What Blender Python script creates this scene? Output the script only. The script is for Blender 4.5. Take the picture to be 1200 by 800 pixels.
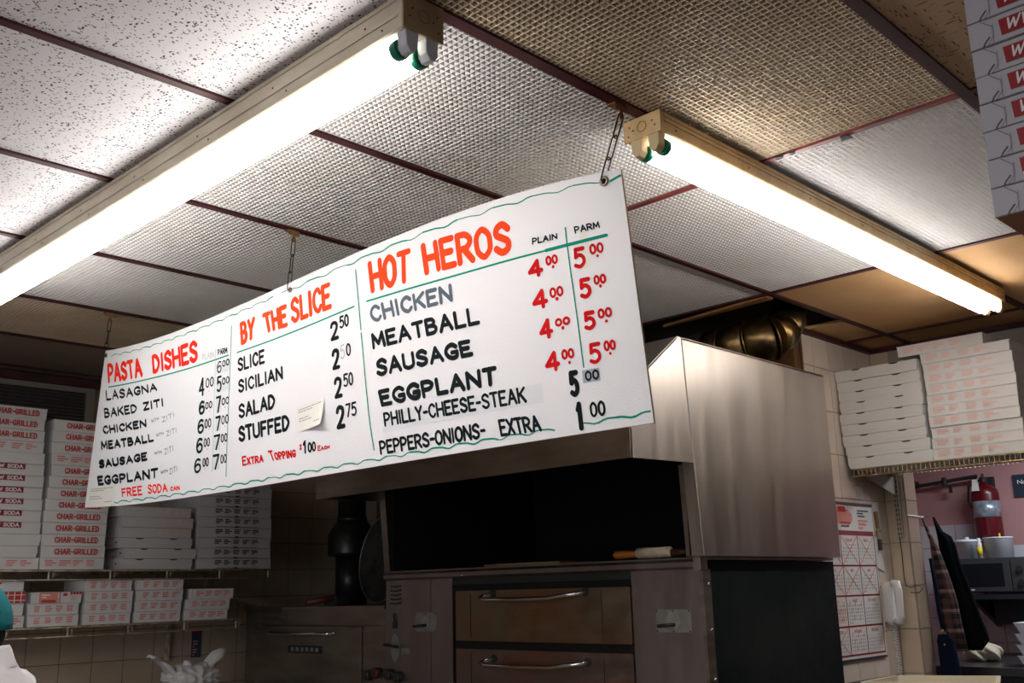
import bpy, bmesh, math, random, json
from mathutils import Vector, Matrix
random.seed(7)
for o in list(bpy.data.objects): bpy.data.objects.remove(o)
SC = bpy.context.scene
COL = SC.collection
PI = math.pi

# ------------------------------------------------------------------ camera
YAW, PIT, ROL = math.radians(44.2), math.radians(13.75), math.radians(-1.42)
fw = Vector((math.cos(PIT)*math.cos(YAW), math.cos(PIT)*math.sin(YAW), math.sin(PIT)))
r0 = Vector((math.sin(YAW), -math.cos(YAW), 0)); u0 = r0.cross(fw)
rt = r0*math.cos(ROL)+u0*math.sin(ROL); up = -r0*math.sin(ROL)+u0*math.cos(ROL)
cam = bpy.data.objects.new('camera', bpy.data.cameras.new('camera'))
cam.data.sensor_width = 36; cam.data.lens = 35.7
cam.data.clip_start = .02
m = Matrix((rt, up, -fw)).transposed().to_4x4(); m.translation = (0, 0, 1.5)
cam.matrix_world = m
COL.objects.link(cam); SC.camera = cam

# ------------------------------------------------------------------ world, light level, exposure
w = bpy.data.worlds.new('world'); SC.world = w; w.use_nodes = True
w.node_tree.nodes['Background'].inputs[0].default_value = (.80, .85, 1, 1)
w.node_tree.nodes['Background'].inputs[1].default_value = .085
TUBE = 20.0        # strength of the fluorescent tubes
SC.view_settings.view_transform = 'Standard'; SC.view_settings.look = 'None'
SC.view_settings.exposure = 0.0; SC.view_settings.gamma = 1; SC.view_settings.use_curve_mapping = False

def lamp(name, loc, rot, sx, sy, power, col):
    l = bpy.data.lights.new(name, 'AREA'); l.shape = 'RECTANGLE'; l.size = sx; l.size_y = sy; l.energy = power; l.color = col
    o = bpy.data.objects.new(name, l); o.location = loc; o.rotation_euler = rot; COL.objects.link(o); return o
lamp('back_room_fill', (5.7, 1.3, 2.45), (0, 0, 0), .3, 1.2, 24, (.85, .92, 1))  # added fill lamp, unseen, lifts the pink room beyond the opening
lamp('front_fill', (-3.6, 1.2, 1.5), (0, -PI/2, 0), 1.8, 3.0, 40, (.93, .95, 1))  # added fill from behind the camera for ovens and boxes; no window there
lamp('overhead_fill', (-1.6, 1.0, 2.55), (0, 0, 0), .3, 2.4, 60, (1, .95, .88))  # added overhead fill behind the camera, brightens everything facing it

# ------------------------------------------------------------------ materials
M = {}
def mat(name, col, rough=.5, metal=0, noise=None, bump=None, spec=None, coord='Object'):
    """noise=(scale, colour2, amount[, stretch xyz])  bump=(scale, strength)"""
    mt = bpy.data.materials.new(name); mt.use_nodes = True; nt = mt.node_tree; b = nt.nodes['Principled BSDF']
    b.inputs['Base Color'].default_value = (*col, 1); b.inputs['Roughness'].default_value = rough; b.inputs['Metallic'].default_value = metal
    if spec is not None: b.inputs['Specular IOR Level'].default_value = spec
    tc = nt.nodes.new('ShaderNodeTexCoord')
    if noise:
        mp = nt.nodes.new('ShaderNodeMapping'); nt.links.new(tc.outputs[coord], mp.inputs[0])
        mp.inputs['Scale'].default_value = noise[3] if len(noise) > 3 else (1, 1, 1)
        n = nt.nodes.new('ShaderNodeTexNoise'); n.inputs['Scale'].default_value = noise[0]; n.inputs['Detail'].default_value = 5
        nt.links.new(mp.outputs[0], n.inputs[0])
        r = nt.nodes.new('ShaderNodeMapRange'); r.inputs[1].default_value = .38; r.inputs[2].default_value = .68; r.inputs[3].default_value = 0; r.inputs[4].default_value = noise[2]
        nt.links.new(n.outputs[0], r.inputs[0])
        x = nt.nodes.new('ShaderNodeMix'); x.data_type = 'RGBA'; x.inputs[6].default_value = (*col, 1); x.inputs[7].default_value = (*noise[1], 1)
        nt.links.new(r.outputs[0], x.inputs[0]); nt.links.new(x.outputs[2], b.inputs['Base Color'])
    if bump:
        n = nt.nodes.new('ShaderNodeTexNoise'); n.inputs['Scale'].default_value = bump[0]; n.inputs['Detail'].default_value = 4
        nt.links.new(tc.outputs[coord], n.inputs[0]); bp = nt.nodes.new('ShaderNodeBump'); bp.inputs['Strength'].default_value = bump[1]; bp.inputs['Distance'].default_value = .01
        nt.links.new(n.outputs[0], bp.inputs['Height']); nt.links.new(bp.outputs[0], b.inputs['Normal'])
    M[name] = mt; return mt
def glow(name, col, s):
    mt = mat(name, col); b = mt.node_tree.nodes['Principled BSDF']
    b.inputs['Emission Color'].default_value = (*col, 1); b.inputs['Emission Strength'].default_value = s
def specks(name, col, dark, scale, thr, stretch, base2=None, warp=.0):
    """ceiling tile with scattered pits"""
    mt = mat(name, col, .9, noise=(2.5, base2, .8) if base2 else None); nt = mt.node_tree; b = nt.nodes['Principled BSDF']
    tc = nt.nodes.new('ShaderNodeTexCoord'); facs = []
    for k, (sc, th, st) in enumerate(((scale, thr, stretch), (scale*.62, thr*.8, (stretch[1], stretch[0], stretch[2])))):
        mp = nt.nodes.new('ShaderNodeMapping'); mp.inputs['Scale'].default_value = st; mp.inputs['Rotation'].default_value = (0, 0, .5+k*.9)
        nt.links.new(tc.outputs['Object'], mp.inputs[0])
        v = nt.nodes.new('ShaderNodeTexVoronoi'); v.inputs['Scale'].default_value = sc; nt.links.new(mp.outputs[0], v.inputs[0])
        sp = nt.nodes.new('ShaderNodeSeparateColor'); nt.links.new(v.outputs['Color'], sp.inputs[0])
        mu = nt.nodes.new('ShaderNodeMath'); mu.operation = 'MULTIPLY_ADD'; mu.inputs[1].default_value = th*2.0; mu.inputs[2].default_value = -th*1.15; nt.links.new(sp.outputs[0], mu.inputs[0])
        lt = nt.nodes.new('ShaderNodeMath'); lt.operation = 'LESS_THAN'; nt.links.new(v.outputs['Distance'], lt.inputs[0]); nt.links.new(mu.outputs[0], lt.inputs[1])
        facs.append(lt)
    mx = nt.nodes.new('ShaderNodeMath'); mx.operation = 'MAXIMUM'; nt.links.new(facs[0].outputs[0], mx.inputs[0]); nt.links.new(facs[1].outputs[0], mx.inputs[1])
    x = nt.nodes.new('ShaderNodeMix'); x.data_type = 'RGBA'; x.inputs[6].default_value = (*col, 1); x.inputs[7].default_value = (*dark, 1)
    if base2: 
        src = [l for l in nt.links if l.to_node == b and l.to_socket.name == 'Base Color'][0].from_socket
        nt.links.new(src, x.inputs[6])
    nt.links.new(mx.outputs[0], x.inputs[0]); nt.links.new(x.outputs[2], b.inputs['Base Color'])
def steel(name, col, rough, stretch, col2, amt=.7, r2=.2):
    """brushed, smeared sheet steel: streaks in colour and roughness"""
    mt = mat(name, col, rough, 1, noise=(1.6, col2, amt, stretch)); nt = mt.node_tree; b = nt.nodes['Principled BSDF']
    tc = nt.nodes.new('ShaderNodeTexCoord'); mp = nt.nodes.new('ShaderNodeMapping'); mp.inputs['Scale'].default_value = stretch
    n = nt.nodes.new('ShaderNodeTexNoise'); n.inputs['Scale'].default_value = 5; n.inputs['Detail'].default_value = 2
    nt.links.new(tc.outputs['Object'], mp.inputs[0]); nt.links.new(mp.outputs[0], n.inputs[0])
    r = nt.nodes.new('ShaderNodeMapRange'); r.inputs[1].default_value = .3; r.inputs[2].default_value = .7; r.inputs[3].default_value = rough-r2/2; r.inputs[4].default_value = rough+r2/2
    nt.links.new(n.outputs[0], r.inputs[0]); nt.links.new(r.outputs[0], b.inputs['Roughness'])

glow('tube_glow', (1, .975, .96), TUBE)
specks('tile_white', (.80, .78, .79), (.06, .06, .07), 135, .60, (1, 1.8, 1))
specks('tile_tan', (.50, .36, .23), (.15, .09, .05), 80, .62, (.5, 2.8, 1), (.42, .28, .17))
mat('tile_brown', (.28, .22, .16), .9)
mat('tile_ochre', (.60, .37, .17), .9, noise=(3, (.54, .29, .11), .8), bump=(150, .3))
mat('grille_white', (.80, .785, .78), .5, noise=(3, (.73, .70, .66), .7))
mat('grille_tan', (.74, .62, .46), .5, noise=(3, (.62, .48, .32), .9))
mat('bar_maroon', (.07, .016, .018), .5, noise=(8, (.035, .010, .012), .9), spec=.2)
mat('bar_red', (.26, .05, .045), .4, noise=(14, (.12, .03, .03), .9))
mat('plenum_black', (.006, .006, .006), .9)
mat('beige_enamel', (.62, .55, .42), .4, noise=(9, (.50, .42, .29), .8, (1, 1, 3)))
mat('brown_enamel', (.36, .26, .14), .45, noise=(12, (.24, .16, .08), .8))
mat('old_enamel', (.66, .47, .24), .5, noise=(20, (.50, .33, .15), .8))
mat('socket_white', (.60, .60, .66), .4)
mat('socket_tan', (.62, .50, .30), .45)
mat('cap_green', (.0, .22, .12), .35)
mat('slot_brown', (.13, .085, .045), .7)
mat('slot_dark', (.03, .025, .02), .7)
mat('board_white', (.83, .82, .84), .55, noise=(.9, (.76, .78, .80), .6), bump=(220, .12))
mat('board_edge', (.55, .38, .22), .8)
for n, c in dict(orange=(.88, .062, .008), orange_red=(.84, .022, .006), red=(.60, .002, .003), black=(.004, .008, .010), faded=(.10, .13, .165), green=(.0, .27, .17), green_pale=(.22, .52, .42), grey=(.28, .30, .32), pale=(.50, .50, .49)).items():
    mat('paint_'+n, c, .7, noise=(14, tuple(min(1, x*1.15+.003) for x in c), .7), spec=.12)
mat('patch_grey', (.68, .71, .74), .3)
mat('patch_faint', (.76, .77, .79), .4)
mat('patch_dark', (.40, .44, .50), .25)
mat('note_paper', (.80, .78, .72), .8)
mat('chain_black', (.035, .033, .03), .35, .7)
mat('rust', (.25, .12, .045), .7, .3)
mat('grommet', (.30, .26, .20), .35, .9)
mat('card_white', (.66, .655, .64), .75, noise=(5, (.60, .595, .58), .7))
mat('card_grey', (.52, .51, .50), .75, noise=(5, (.47, .46, .45), .7))
mat('card_lilac', (.47, .46, .50), .7, noise=(4, (.42, .41, .45), .7))
mat('card_kraft', (.36, .19, .12), .85)
mat('print_red', (.50, .035, .03), .6)
mat('print_faded', (.70, .26, .22), .6)
mat('print_pale', (.72, .48, .44), .6)
mat('print_black', (.05, .055, .06), .6)
mat('print_dark_red', (.30, .008, .012), .5)
mat('print_white', (.78, .76, .76), .6)
mat('shelf_wire', (.62, .52, .40), .45, 0, noise=(30, (.22, .15, .09), .9))
mat('brass_wire', (.52, .42, .24), .4, .6, noise=(30, (.25, .17, .09), .9))
steel('steel_hood', (.54, .495, .445), .40, (3.5, 3.5, .30), (.42, .38, .335), .6, .12)
steel('steel_dull', (.38, .34, .30), .42, (2, 2, 8), (.24, .20, .175), .8)
steel('steel_oven', (.40, .355, .35), .42, (3.5, 3.5, .6), (.30, .25, .255), .9, .14)
steel('steel_heat', (.30, .25, .19), .40, (2.0, 2.0, 3.2), (.40, .21, .10), .9, .2)
steel('steel_heat_red', (.32, .26, .24), .40, (2.2, 2.2, 4.5), (.46, .17, .12), 1, .2)
mat('chrome', (.82, .82, .80), .12, 1)
mat('iron_black', (.010, .014, .015), .6, noise=(3, (.024, .028, .028), .8))
mat('panel_black', (.006, .010, .011), .6, noise=(3.2, (.018, .021, .020), .8), bump=(30, .12), spec=.12)
mat('blackish', (.008, .007, .007), .95)  # near-black for oven recess, door gaps and hood interior
mat('flue_dark', (.03, .036, .036), .35, .7, noise=(12, (.07, .07, .065), .8))
mat('brass_duct', (.27, .18, .07), .34, 1, noise=(7, (.05, .035, .022), 1))
mat('duct_grey', (.10, .09, .075), .45, .8, noise=(5, (.05, .045, .04), .9))
mat('wood_brown', (.25, .11, .03), .6, noise=(6, (.14, .06, .02), .9, (1, 1, .2)))
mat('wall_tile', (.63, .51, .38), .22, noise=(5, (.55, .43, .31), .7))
mat('wall_tile_pale', (.72, .62, .53), .22, noise=(5, (.62, .52, .42), .7))
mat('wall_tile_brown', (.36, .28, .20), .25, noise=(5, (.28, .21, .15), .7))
mat('wall_tile_tan', (.50, .40, .30), .25, noise=(5, (.42, .33, .24), .7))
mat('wall_tile_white', (.60, .60, .63), .22, noise=(5, (.52, .53, .58), .7))
mat('grout', (.20, .14, .09), .9)
mat('grout_pale', (.34, .30, .27), .9)
mat('wall_pink', (.50, .26, .26), .75, noise=(4, (.44, .22, .22), .8))
mat('wall_dark', (.10, .085, .07), .8, noise=(4, (.07, .06, .05), .8))
mat('floor_tile', (.22, .16, .12), .5, noise=(3, (.14, .10, .08), .8))
mat('plaster', (.42, .37, .31), .85, noise=(4, (.34, .30, .25), .8))
mat('louver', (.10, .085, .065), .6, .2)
mat('louver_frame', (.20, .175, .14), .5, .3)
mat('paper', (.72, .70, .67), .75, noise=(7, (.64, .62, .59), .7))
mat('plastic_white', (.72, .72, .70), .35)
mat('plastic_dark', (.03, .03, .032), .3)
mat('plastic_grey', (.10, .10, .11), .35)
mat('glass_dark', (.012, .014, .017), .08)
mat('extinguisher_red', (.10, .004, .008), .28)
mat('label_silver', (.45, .52, .58), .3, .5, noise=(30, (.20, .26, .34), .8))
mat('yellow', (.75, .62, .03), .4)
mat('sign_navy', (.015, .03, .05), .5)
mat('tub_white', (.74, .79, .88), .4)
mat('cloth_black', (.004, .005, .006), .95, bump=(25, .4), spec=.05)
mat('cloth_navy', (.005, .009, .024), .9, bump=(25, .4), spec=.1)
mat('cloth_white', (.78, .76, .77), .85, bump=(18, .5))
mat('cap_teal', (.0, .17, .20), .8, bump=(60, .2))
mat('logo_navy', (.01, .02, .07), .7)
mat('skin', (.10, .045, .025), .5)
mat('hair', (.01, .008, .007), .8)
mat('denim', (.03, .04, .07), .85)
mat('eye_white', (.75, .73, .70), .3)
mat('bag_white', (.72, .70, .69), .45, bump=(14, .8))
mat('wood_handle', (.62, .20, .03), .35, noise=(9, (.45, .13, .02), .9))
mat('wood_handle_dark', (.075, .018, .01), .5)
mat('wrap_cream', (.62, .55, .42), .8, noise=(40, (.40, .33, .22), .7), bump=(60, .5))
mat('wood_pale', (.36, .22, .11), .6)
mat('poster_blue', (.03, .07, .13), .6)
mat('tray_cream', (.64, .58, .46), .5)
mat('cloth_cream', (.56, .50, .38), .9, bump=(30, .6))
mat('print_dark_red2', (.24, .012, .015), .5)
mat('card_kraft_w', (.47, .46, .50), .75)
mat('poster_blue2', (.035, .045, .05), .4, .5)
mat('label_silver2', (.34, .34, .31), .45, .5, noise=(18, (.22, .22, .20), .9))
mat('plate_worn', (.26, .28, .25), .5, .3, noise=(30, (.36, .36, .33), .9))
mat('paint_grey2', (.42, .42, .43), .7)
mat('pen_orange', (.72, .16, .06), .7)
mat('shelf_dark', (.02, .025, .035), .4)
mat('plastic_grey2', (.05, .05, .053), .45)
def plaid():
    mt = mat('cloth_plaid', (.05, .03, .03), .9); nt = mt.node_tree; b = nt.nodes['Principled BSDF']
    tc = nt.nodes.new('ShaderNodeTexCoord'); last = None
    cols = [(1, 22, .62, (.10, .045, .04)), (2, 22, .62, (.10, .045, .04)), (1, 11, .96, (.26, .17, .14)), (2, 11, .96, (.26, .17, .14))]
    prev = (.016, .012, .014)
    sx = nt.nodes.new('ShaderNodeSeparateXYZ'); mp = nt.nodes.new('ShaderNodeMapping'); mp.inputs['Rotation'].default_value = (0, 0, .6)
    nt.links.new(tc.outputs['Object'], mp.inputs[0]); nt.links.new(mp.outputs[0], sx.inputs[0])
    for ax, f, th, c in cols:
        a = nt.nodes.new('ShaderNodeMath'); a.operation = 'MULTIPLY'; a.inputs[1].default_value = f; nt.links.new(sx.outputs[ax], a.inputs[0])
        d = nt.nodes.new('ShaderNodeMath'); d.operation = 'FRACT'; nt.links.new(a.outputs[0], d.inputs[0])
        g = nt.nodes.new('ShaderNodeMath'); g.operation = 'GREATER_THAN'; g.inputs[1].default_value = th-.12; nt.links.new(d.outputs[0], g.inputs[0])
        x = nt.nodes.new('ShaderNodeMix'); x.data_type = 'RGBA'; x.inputs[7].default_value = (*c, 1)
        h = nt.nodes.new('ShaderNodeMath'); h.operation = 'MULTIPLY'; h.inputs[1].default_value = .7; nt.links.new(g.outputs[0], h.inputs[0]); nt.links.new(h.outputs[0], x.inputs[0])
        if last: nt.links.new(last, x.inputs[6])
        else: x.inputs[6].default_value = (*prev, 1)
        last = x.outputs[2]
    nt.links.new(last, b.inputs['Base Color'])
plaid()

# ------------------------------------------------------------------ mesh helpers
class MB:
    def __init__(s): s.v = []; s.f = []; s.m = []; s.mi = 0
    def quad(s, a, b, c, d): n = len(s.v); s.v += [a, b, c, d]; s.f.append((n, n+1, n+2, n+3)); s.m.append(s.mi); return s
    def ngon(s, pts): n = len(s.v); s.v += list(pts); s.f.append(tuple(range(n, n+len(pts)))); s.m.append(s.mi); return s
    def hexa(s, p):
        n = len(s.v); s.v += [tuple(q) for q in p]
        for q in ((0, 3, 2, 1), (4, 5, 6, 7), (0, 1, 5, 4), (1, 2, 6, 5), (2, 3, 7, 6), (3, 0, 4, 7)): s.f.append(tuple(n+i for i in q)); s.m.append(s.mi)
        return s
    def box(s, x0, x1, y0, y1, z0, z1):
        return s.hexa([(x0, y0, z0), (x1, y0, z0), (x1, y1, z0), (x0, y1, z0), (x0, y0, z1), (x1, y0, z1), (x1, y1, z1), (x0, y1, z1)])
    def prism(s, prof, y0, y1, axis=1):
        """closed profile of (a,b) extruded along an axis (1: a=x b=z along y; 0: a=y b=z along x; 2: a=x,b=y along z)"""
        def P(a, b, t): return {1: (a, t, b), 0: (t, a, b), 2: (a, b, t)}[axis]
        n = len(s.v); k = len(prof); s.v += [P(a, b, y0) for a, b in prof]+[P(a, b, y1) for a, b in prof]
        s.f.append(tuple(n+i for i in range(k))); s.f.append(tuple(n+k+i for i in reversed(range(k)))); s.m += [s.mi]*2
        for i in range(k): j = (i+1) % k; s.f.append((n+i, n+k+i, n+k+j, n+j)); s.m.append(s.mi)
        return s
    def tube(s, path, r, n=8, caps=True, closed=False):
        path = [Vector(p) for p in path]; k = len(path); rr = r if isinstance(r, (list, tuple)) else [r]*k
        base = len(s.v); ref = None
        for i, p in enumerate(path):
            if closed: t = path[(i+1) % k]-path[i-1]
            else: t = path[min(i+1, k-1)]-path[max(i-1, 0)]
            t.normalize()
            if ref is None: ref = Vector((0, 0, 1)) if abs(t.z) < .9 else Vector((1, 0, 0))
            a = t.cross(ref).normalized(); b = a.cross(t).normalized(); ref = b
            for j in range(n): g = 2*PI*j/n; s.v.append(tuple(p+a*math.cos(g)*rr[i]+b*math.sin(g)*rr[i]))
        for i in range(k if closed else k-1):
            i2 = (i+1) % k
            for j in range(n): j2 = (j+1) % n; s.f.append((base+i*n+j, base+i*n+j2, base+i2*n+j2, base+i2*n+j)); s.m.append(s.mi)
        if caps and not closed:
            s.f.append(tuple(base+j for j in reversed(range(n)))); s.f.append(tuple(base+(k-1)*n+j for j in range(n))); s.m += [s.mi]*2
        return s
    def lathe(s, c, prof, n=20, axis=(0, 0, 1)):
        """profile [(r,h)] around axis from point c"""
        ax = Vector(axis).normalized(); c = Vector(c)
        return s._lat(c, prof, n, ax)
    def _lat(s, c, prof, n, ax):
        ref = Vector((0, 0, 1)) if abs(ax.z) < .9 else Vector((1, 0, 0)); a = ax.cross(ref).normalized(); b = ax.cross(a).normalized(); base = len(s.v)
        for r, h in prof:
            for j in range(n): g = 2*PI*j/n; s.v.append(tuple(c+ax*h+a*math.cos(g)*r-b*math.sin(g)*r))
        for i in range(len(prof)-1):
            for j in range(n): j2 = (j+1) % n; s.f.append((base+i*n+j, base+i*n+j2, base+(i+1)*n+j2, base+(i+1)*n+j)); s.m.append(s.mi)
        s.f.append(tuple(base+j for j in reversed(range(n)))); s.f.append(tuple(base+(len(prof)-1)*n+j for j in range(n))); s.m += [s.mi]*2
        return s
    def mesh(s, name, mats, smooth=False, bevel=0):
        me = bpy.data.meshes.new(name); me.from_pydata([tuple(v) for v in s.v], [], s.f)
        for mm in (mats if isinstance(mats, (list, tuple)) else [mats]): me.materials.append(M[mm])
        for p, i in zip(me.polygons, s.m): p.material_index = i
        bm = bmesh.new(); bm.from_mesh(me); 
        if not getattr(s, 'flat', False): bmesh.ops.recalc_face_normals(bm, faces=bm.faces)
        if bevel: bmesh.ops.bevel(bm, geom=bm.edges[:], offset=bevel, segments=2, affect='EDGES', clamp_overlap=True)
        bm.to_mesh(me); bm.free()
        if smooth: me.shade_auto_smooth(angle=math.radians(38)) if hasattr(me, 'shade_auto_smooth') else me.shade_smooth()
        me.update(); return me
    def build(s, name, mats, parent=None, smooth=False, bevel=0):
        me = s.mesh(name, mats, False, bevel)
        if smooth:
            for p in me.polygons: p.use_smooth = len(p.vertices) <= 4
        return link(name, me, parent)
def link(name, me, parent=None, loc=None):
    o = bpy.data.objects.new(name, me); COL.objects.link(o)
    if parent is not None: o.parent = parent; o.matrix_parent_inverse = Matrix.Identity(4); o.location = loc if loc is not None else -Vector(worldloc(parent))
    elif loc is not None: o.location = loc
    return o
def worldloc(o):
    v = Vector((0, 0, 0))
    while o is not None: v += o.location; o = o.parent
    return v
def thing(name, loc, label, cat, group=None):
    o = bpy.data.objects.new(name, None); COL.objects.link(o); o.location = loc; o.empty_display_size = .05
    tag(o, label, cat, group); return o
def tag(o, label, cat, group=None, kind=None):
    o['label'] = label; o['category'] = cat
    if group: o['group'] = group
    if kind: o['kind'] = kind
    return o
def struct(o): o['kind'] = 'structure'; return o
def stuff(o): o['kind'] = 'stuff'; return o
def BX(x0, x1, y0, y1, z0, z1): return MB().box(x0, x1, y0, y1, z0, z1)

# ------------------------------------------------------------------ a hand-painted stroke alphabet
GL = {
'A': (.85, ".0,0 .5,1 1,0|.2,.36 .8,.36"), 'B': (.75, "0,0 0,1|~0,1 .6,.98 .82,.77 .6,.56 0,.53|~0,.53 .7,.5 .98,.27 .7,.02 0,0"),
'C': (.75, "~1,.8 .65,1 .2,.85 0,.5 .2,.15 .65,0 1,.2"), 'D': (.78, "0,0 0,1|~0,1 .55,.96 .98,.52 .55,.04 0,0"),
'E': (.68, "1,1 0,1 0,0 1,0|0,.52 .8,.52"), 'F': (.66, "1,1 0,1 0,0|0,.52 .8,.52"),
'G': (.8, "~1,.82 .65,1 .2,.85 0,.5 .2,.15 .6,0 .95,.12 1,.42|.55,.42 1,.42"), 'H': (.78, "0,0 0,1|1,0 1,1|0,.5 1,.5"),
'I': (.14, ".5,0 .5,1"), 'K': (.75, "0,0 0,1|1,1 0,.42|.3,.6 1,0"), 'L': (.65, "0,1 0,0 1,0"), 'M': (.95, "0,0 .08,1 .5,.25 .92,1 1,0"),
'N': (.8, "0,0 0,1 1,0 1,1"), 'O': (.78, "~.5,1 .08,.8 0,.5 .08,.2 .5,0 .92,.2 1,.5 .92,.8 .5,1"),
'P': (.72, "0,0 0,1|~0,1 .65,.98 1,.74 .65,.47 0,.45"), 'R': (.76, "0,0 0,1|~0,1 .65,.98 .98,.75 .65,.5 0,.47|.4,.47 1,0"),
'S': (.72, "~1,.82 .6,1 .15,.88 .1,.66 .5,.52 .92,.36 .9,.12 .45,0 0,.16"), 'T': (.75, "0,1 1,1|.5,1 .5,0"),
'U': (.78, "~0,1 0,.5 .06,.15 .5,0 .94,.15 1,.5 1,1"), 'V': (.8, "0,1 .5,0 1,1"), 'W': (1.1, "0,1 .25,0 .5,.8 .75,0 1,1"), 'X': (.75, "0,0 1,1|0,1 1,0"),
'Y': (.75, "0,1 .5,.48 1,1|.5,.48 .5,0"), 'Z': (.72, "0,1 1,1 0,0 1,0"), 'J': (.6, "~1,1 1,.3 .6,0 .1,.1 0,.3"),
'0': (.62, "~.5,1 .08,.8 0,.5 .08,.2 .5,0 .92,.2 1,.5 .92,.8 .5,1"), '1': (.4, "0,.78 .6,1 .6,0"), '2': (.66, "~0,.78 .15,.95 .5,1 .9,.9 .92,.65 .6,.36 0,0|0,0 1,0"),
'3': (.66, "~0,.85 .5,1 .9,.78 .5,.54 .95,.25 .5,0 0,.15"), '4': (.72, ".72,0 .72,1 0,.3 1,.3"), '5': (.68, "1,1 .15,1 .1,.56|~.1,.56 .5,.66 .92,.5 .95,.2 .5,0 0,.1"),
'6': (.64, "~.9,.92 .5,1 .12,.75 0,.35 .2,.05 .6,.0 .95,.2 .9,.48 .5,.6 .08,.42"), '7': (.64, "0,1 1,1 .35,0"), '8': (.66, "~.5,.54 .1,.75 .5,1 .9,.75 .5,.54 0,.25 .5,0 1,.25 .5,.54"),
'9': (.64, "~.95,.6 .5,.42 .05,.7 .5,1 .95,.7 .8,.2 .4,0"), '-': (.4, "0,.48 1,.48"), '.': (.1, ".5,.45 .5,.55"), '$': (.6, "~1,.78 .6,.9 .15,.78 .5,.5 .85,.25 .5,.1 0,.22|.5,1 .5,0"),
'o': (.55, "~.5,.65 .1,.5 0,.32 .1,.1 .5,0 .9,.1 1,.32 .9,.5 .5,.65"), 'w': (.85, "0,.65 .25,0 .5,.55 .75,0 1,.65"), ' ': (.45, "")}
def catmull(p, k=5):
    out = []; n = len(p)
    for i in range(n-1):
        a, b, c, d = p[max(i-1, 0)], p[i], p[i+1], p[min(i+2, n-1)]
        if i == 0 and p[0] == p[-1]: a = p[-2]
        if i == n-2 and p[0] == p[-1]: d = p[1]
        for j in range(k):
            t = j/k; out.append(tuple(.5*((2*b[q])+(-a[q]+c[q])*t+(2*a[q]-5*b[q]+4*c[q]-d[q])*t*t+(-a[q]+3*b[q]-3*c[q]+d[q])*t**3) for q in (0, 1)))
    out.append(p[-1]); return out
def strokes(txt, gap=.22, smallcaps=False, serif=False):
    """-> list of polylines in a unit rectangle, each with a flag smooth"""
    x = 0; res = []
    for i, ch in enumerate(txt):
        wd, d = GL[ch]; k = .74 if smallcaps and i > 0 and ch.isalpha() else 1
        for st in (d.split('|') if d else []):
            sm = st[0] == '~'; pts = [tuple(float(q) for q in c.split(',')) for c in st.lstrip('~').split()]
            if sm: pts = catmull(pts)
            pts = [(x+p[0]*wd*k, p[1]*k) for p in pts]
            if sm: res.append((pts, True))
            else:
                for a, b in zip(pts[:-1], pts[1:]): res.append(([a, b], False))
            if serif and not sm:
                for a, b in zip(pts[:-1], pts[1:]):
                    if abs(a[0]-b[0]) < .3*abs(a[1]-b[1])+.01:
                        for e in (a, b):
                            if abs(e[1]) < .02 or abs(e[1]-1) < .02: res.append(([(e[0]-.14, e[1]), (e[0]+.14, e[1])], 'thin'))
        x += (wd*k+gap)
    L = max(x-gap, .05)
    return [([(p[0]/L, p[1]) for p in pts], s) for pts, s in res]
def ribbon(mb, pts, wd, fn, k, sm=True, taper=1.):
    """flat brush stroke along metric (a,b) points with round ends; fn maps (a,b,layer) to space"""
    n = len(pts); L = []; R = []
    for i, p in enumerate(pts):
        a = pts[max(i-1, 0)]; b = pts[min(i+1, n-1)]
        if n > 2 and pts[0] == pts[-1]:
            if i == 0: a = pts[-2]
            if i == n-1: b = pts[1]
        dx, dy = b[0]-a[0], b[1]-a[1]; d = math.hypot(dx, dy) or 1e-9; nx, ny = -dy/d, dx/d; h = wd/2
        L.append((p[0]+nx*h, p[1]+ny*h)); R.append((p[0]-nx*h, p[1]-ny*h))
    for i in range(n-1): mb.ngon([fn(*R[i], k), fn(*R[i+1], k), fn(*L[i+1], k), fn(*L[i], k)])
    for e, q in ((0, 1), (n-1, n-2)):
        p = pts[e]; a0 = math.atan2(p[1]-pts[q][1], p[0]-pts[q][0])
        mb.ngon([fn(p[0]+math.cos(a0+PI*(j/6-.5))*wd/2, p[1]+math.sin(a0+PI*(j/6-.5))*wd/2, k) for j in range(7)])
def plane_text(mb, txt, o, u, v, W, H, wd, nrm, serif=False, slant=0, gap=.22, lift=.0008):
    """lettering on a flat face: o lower-left corner, u/v unit directions"""
    o, u, v, nrm = Vector(o), Vector(u), Vector(v), Vector(nrm)
    for k, (pts, s) in enumerate(strokes(txt, gap, serif=serif)):
        fn = lambda a, b, k: tuple(o+u*(a+slant*b)+v*b+nrm*(lift+k*2e-5))
        ribbon(mb, [(p[0]*W, p[1]*H) for p in pts], wd*(.45 if s == 'thin' else 1), fn, k % 7)
# ================================================================== THE SETTING
CZ = 2.62                                   # ceiling height
YL = [.148, .758, 1.353, 1.968, 2.594, 3.218, 3.866, 4.478, 5.09, 5.23]    # runner lines along the aisle
XB = [-1.28, -.06, 1.14, 2.342, 3.498, 4.536, 4.80]
floor = struct(BX(-4, 7, -4, 5.4, -.06, 0).build('floor', 'floor_tile'))
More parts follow.
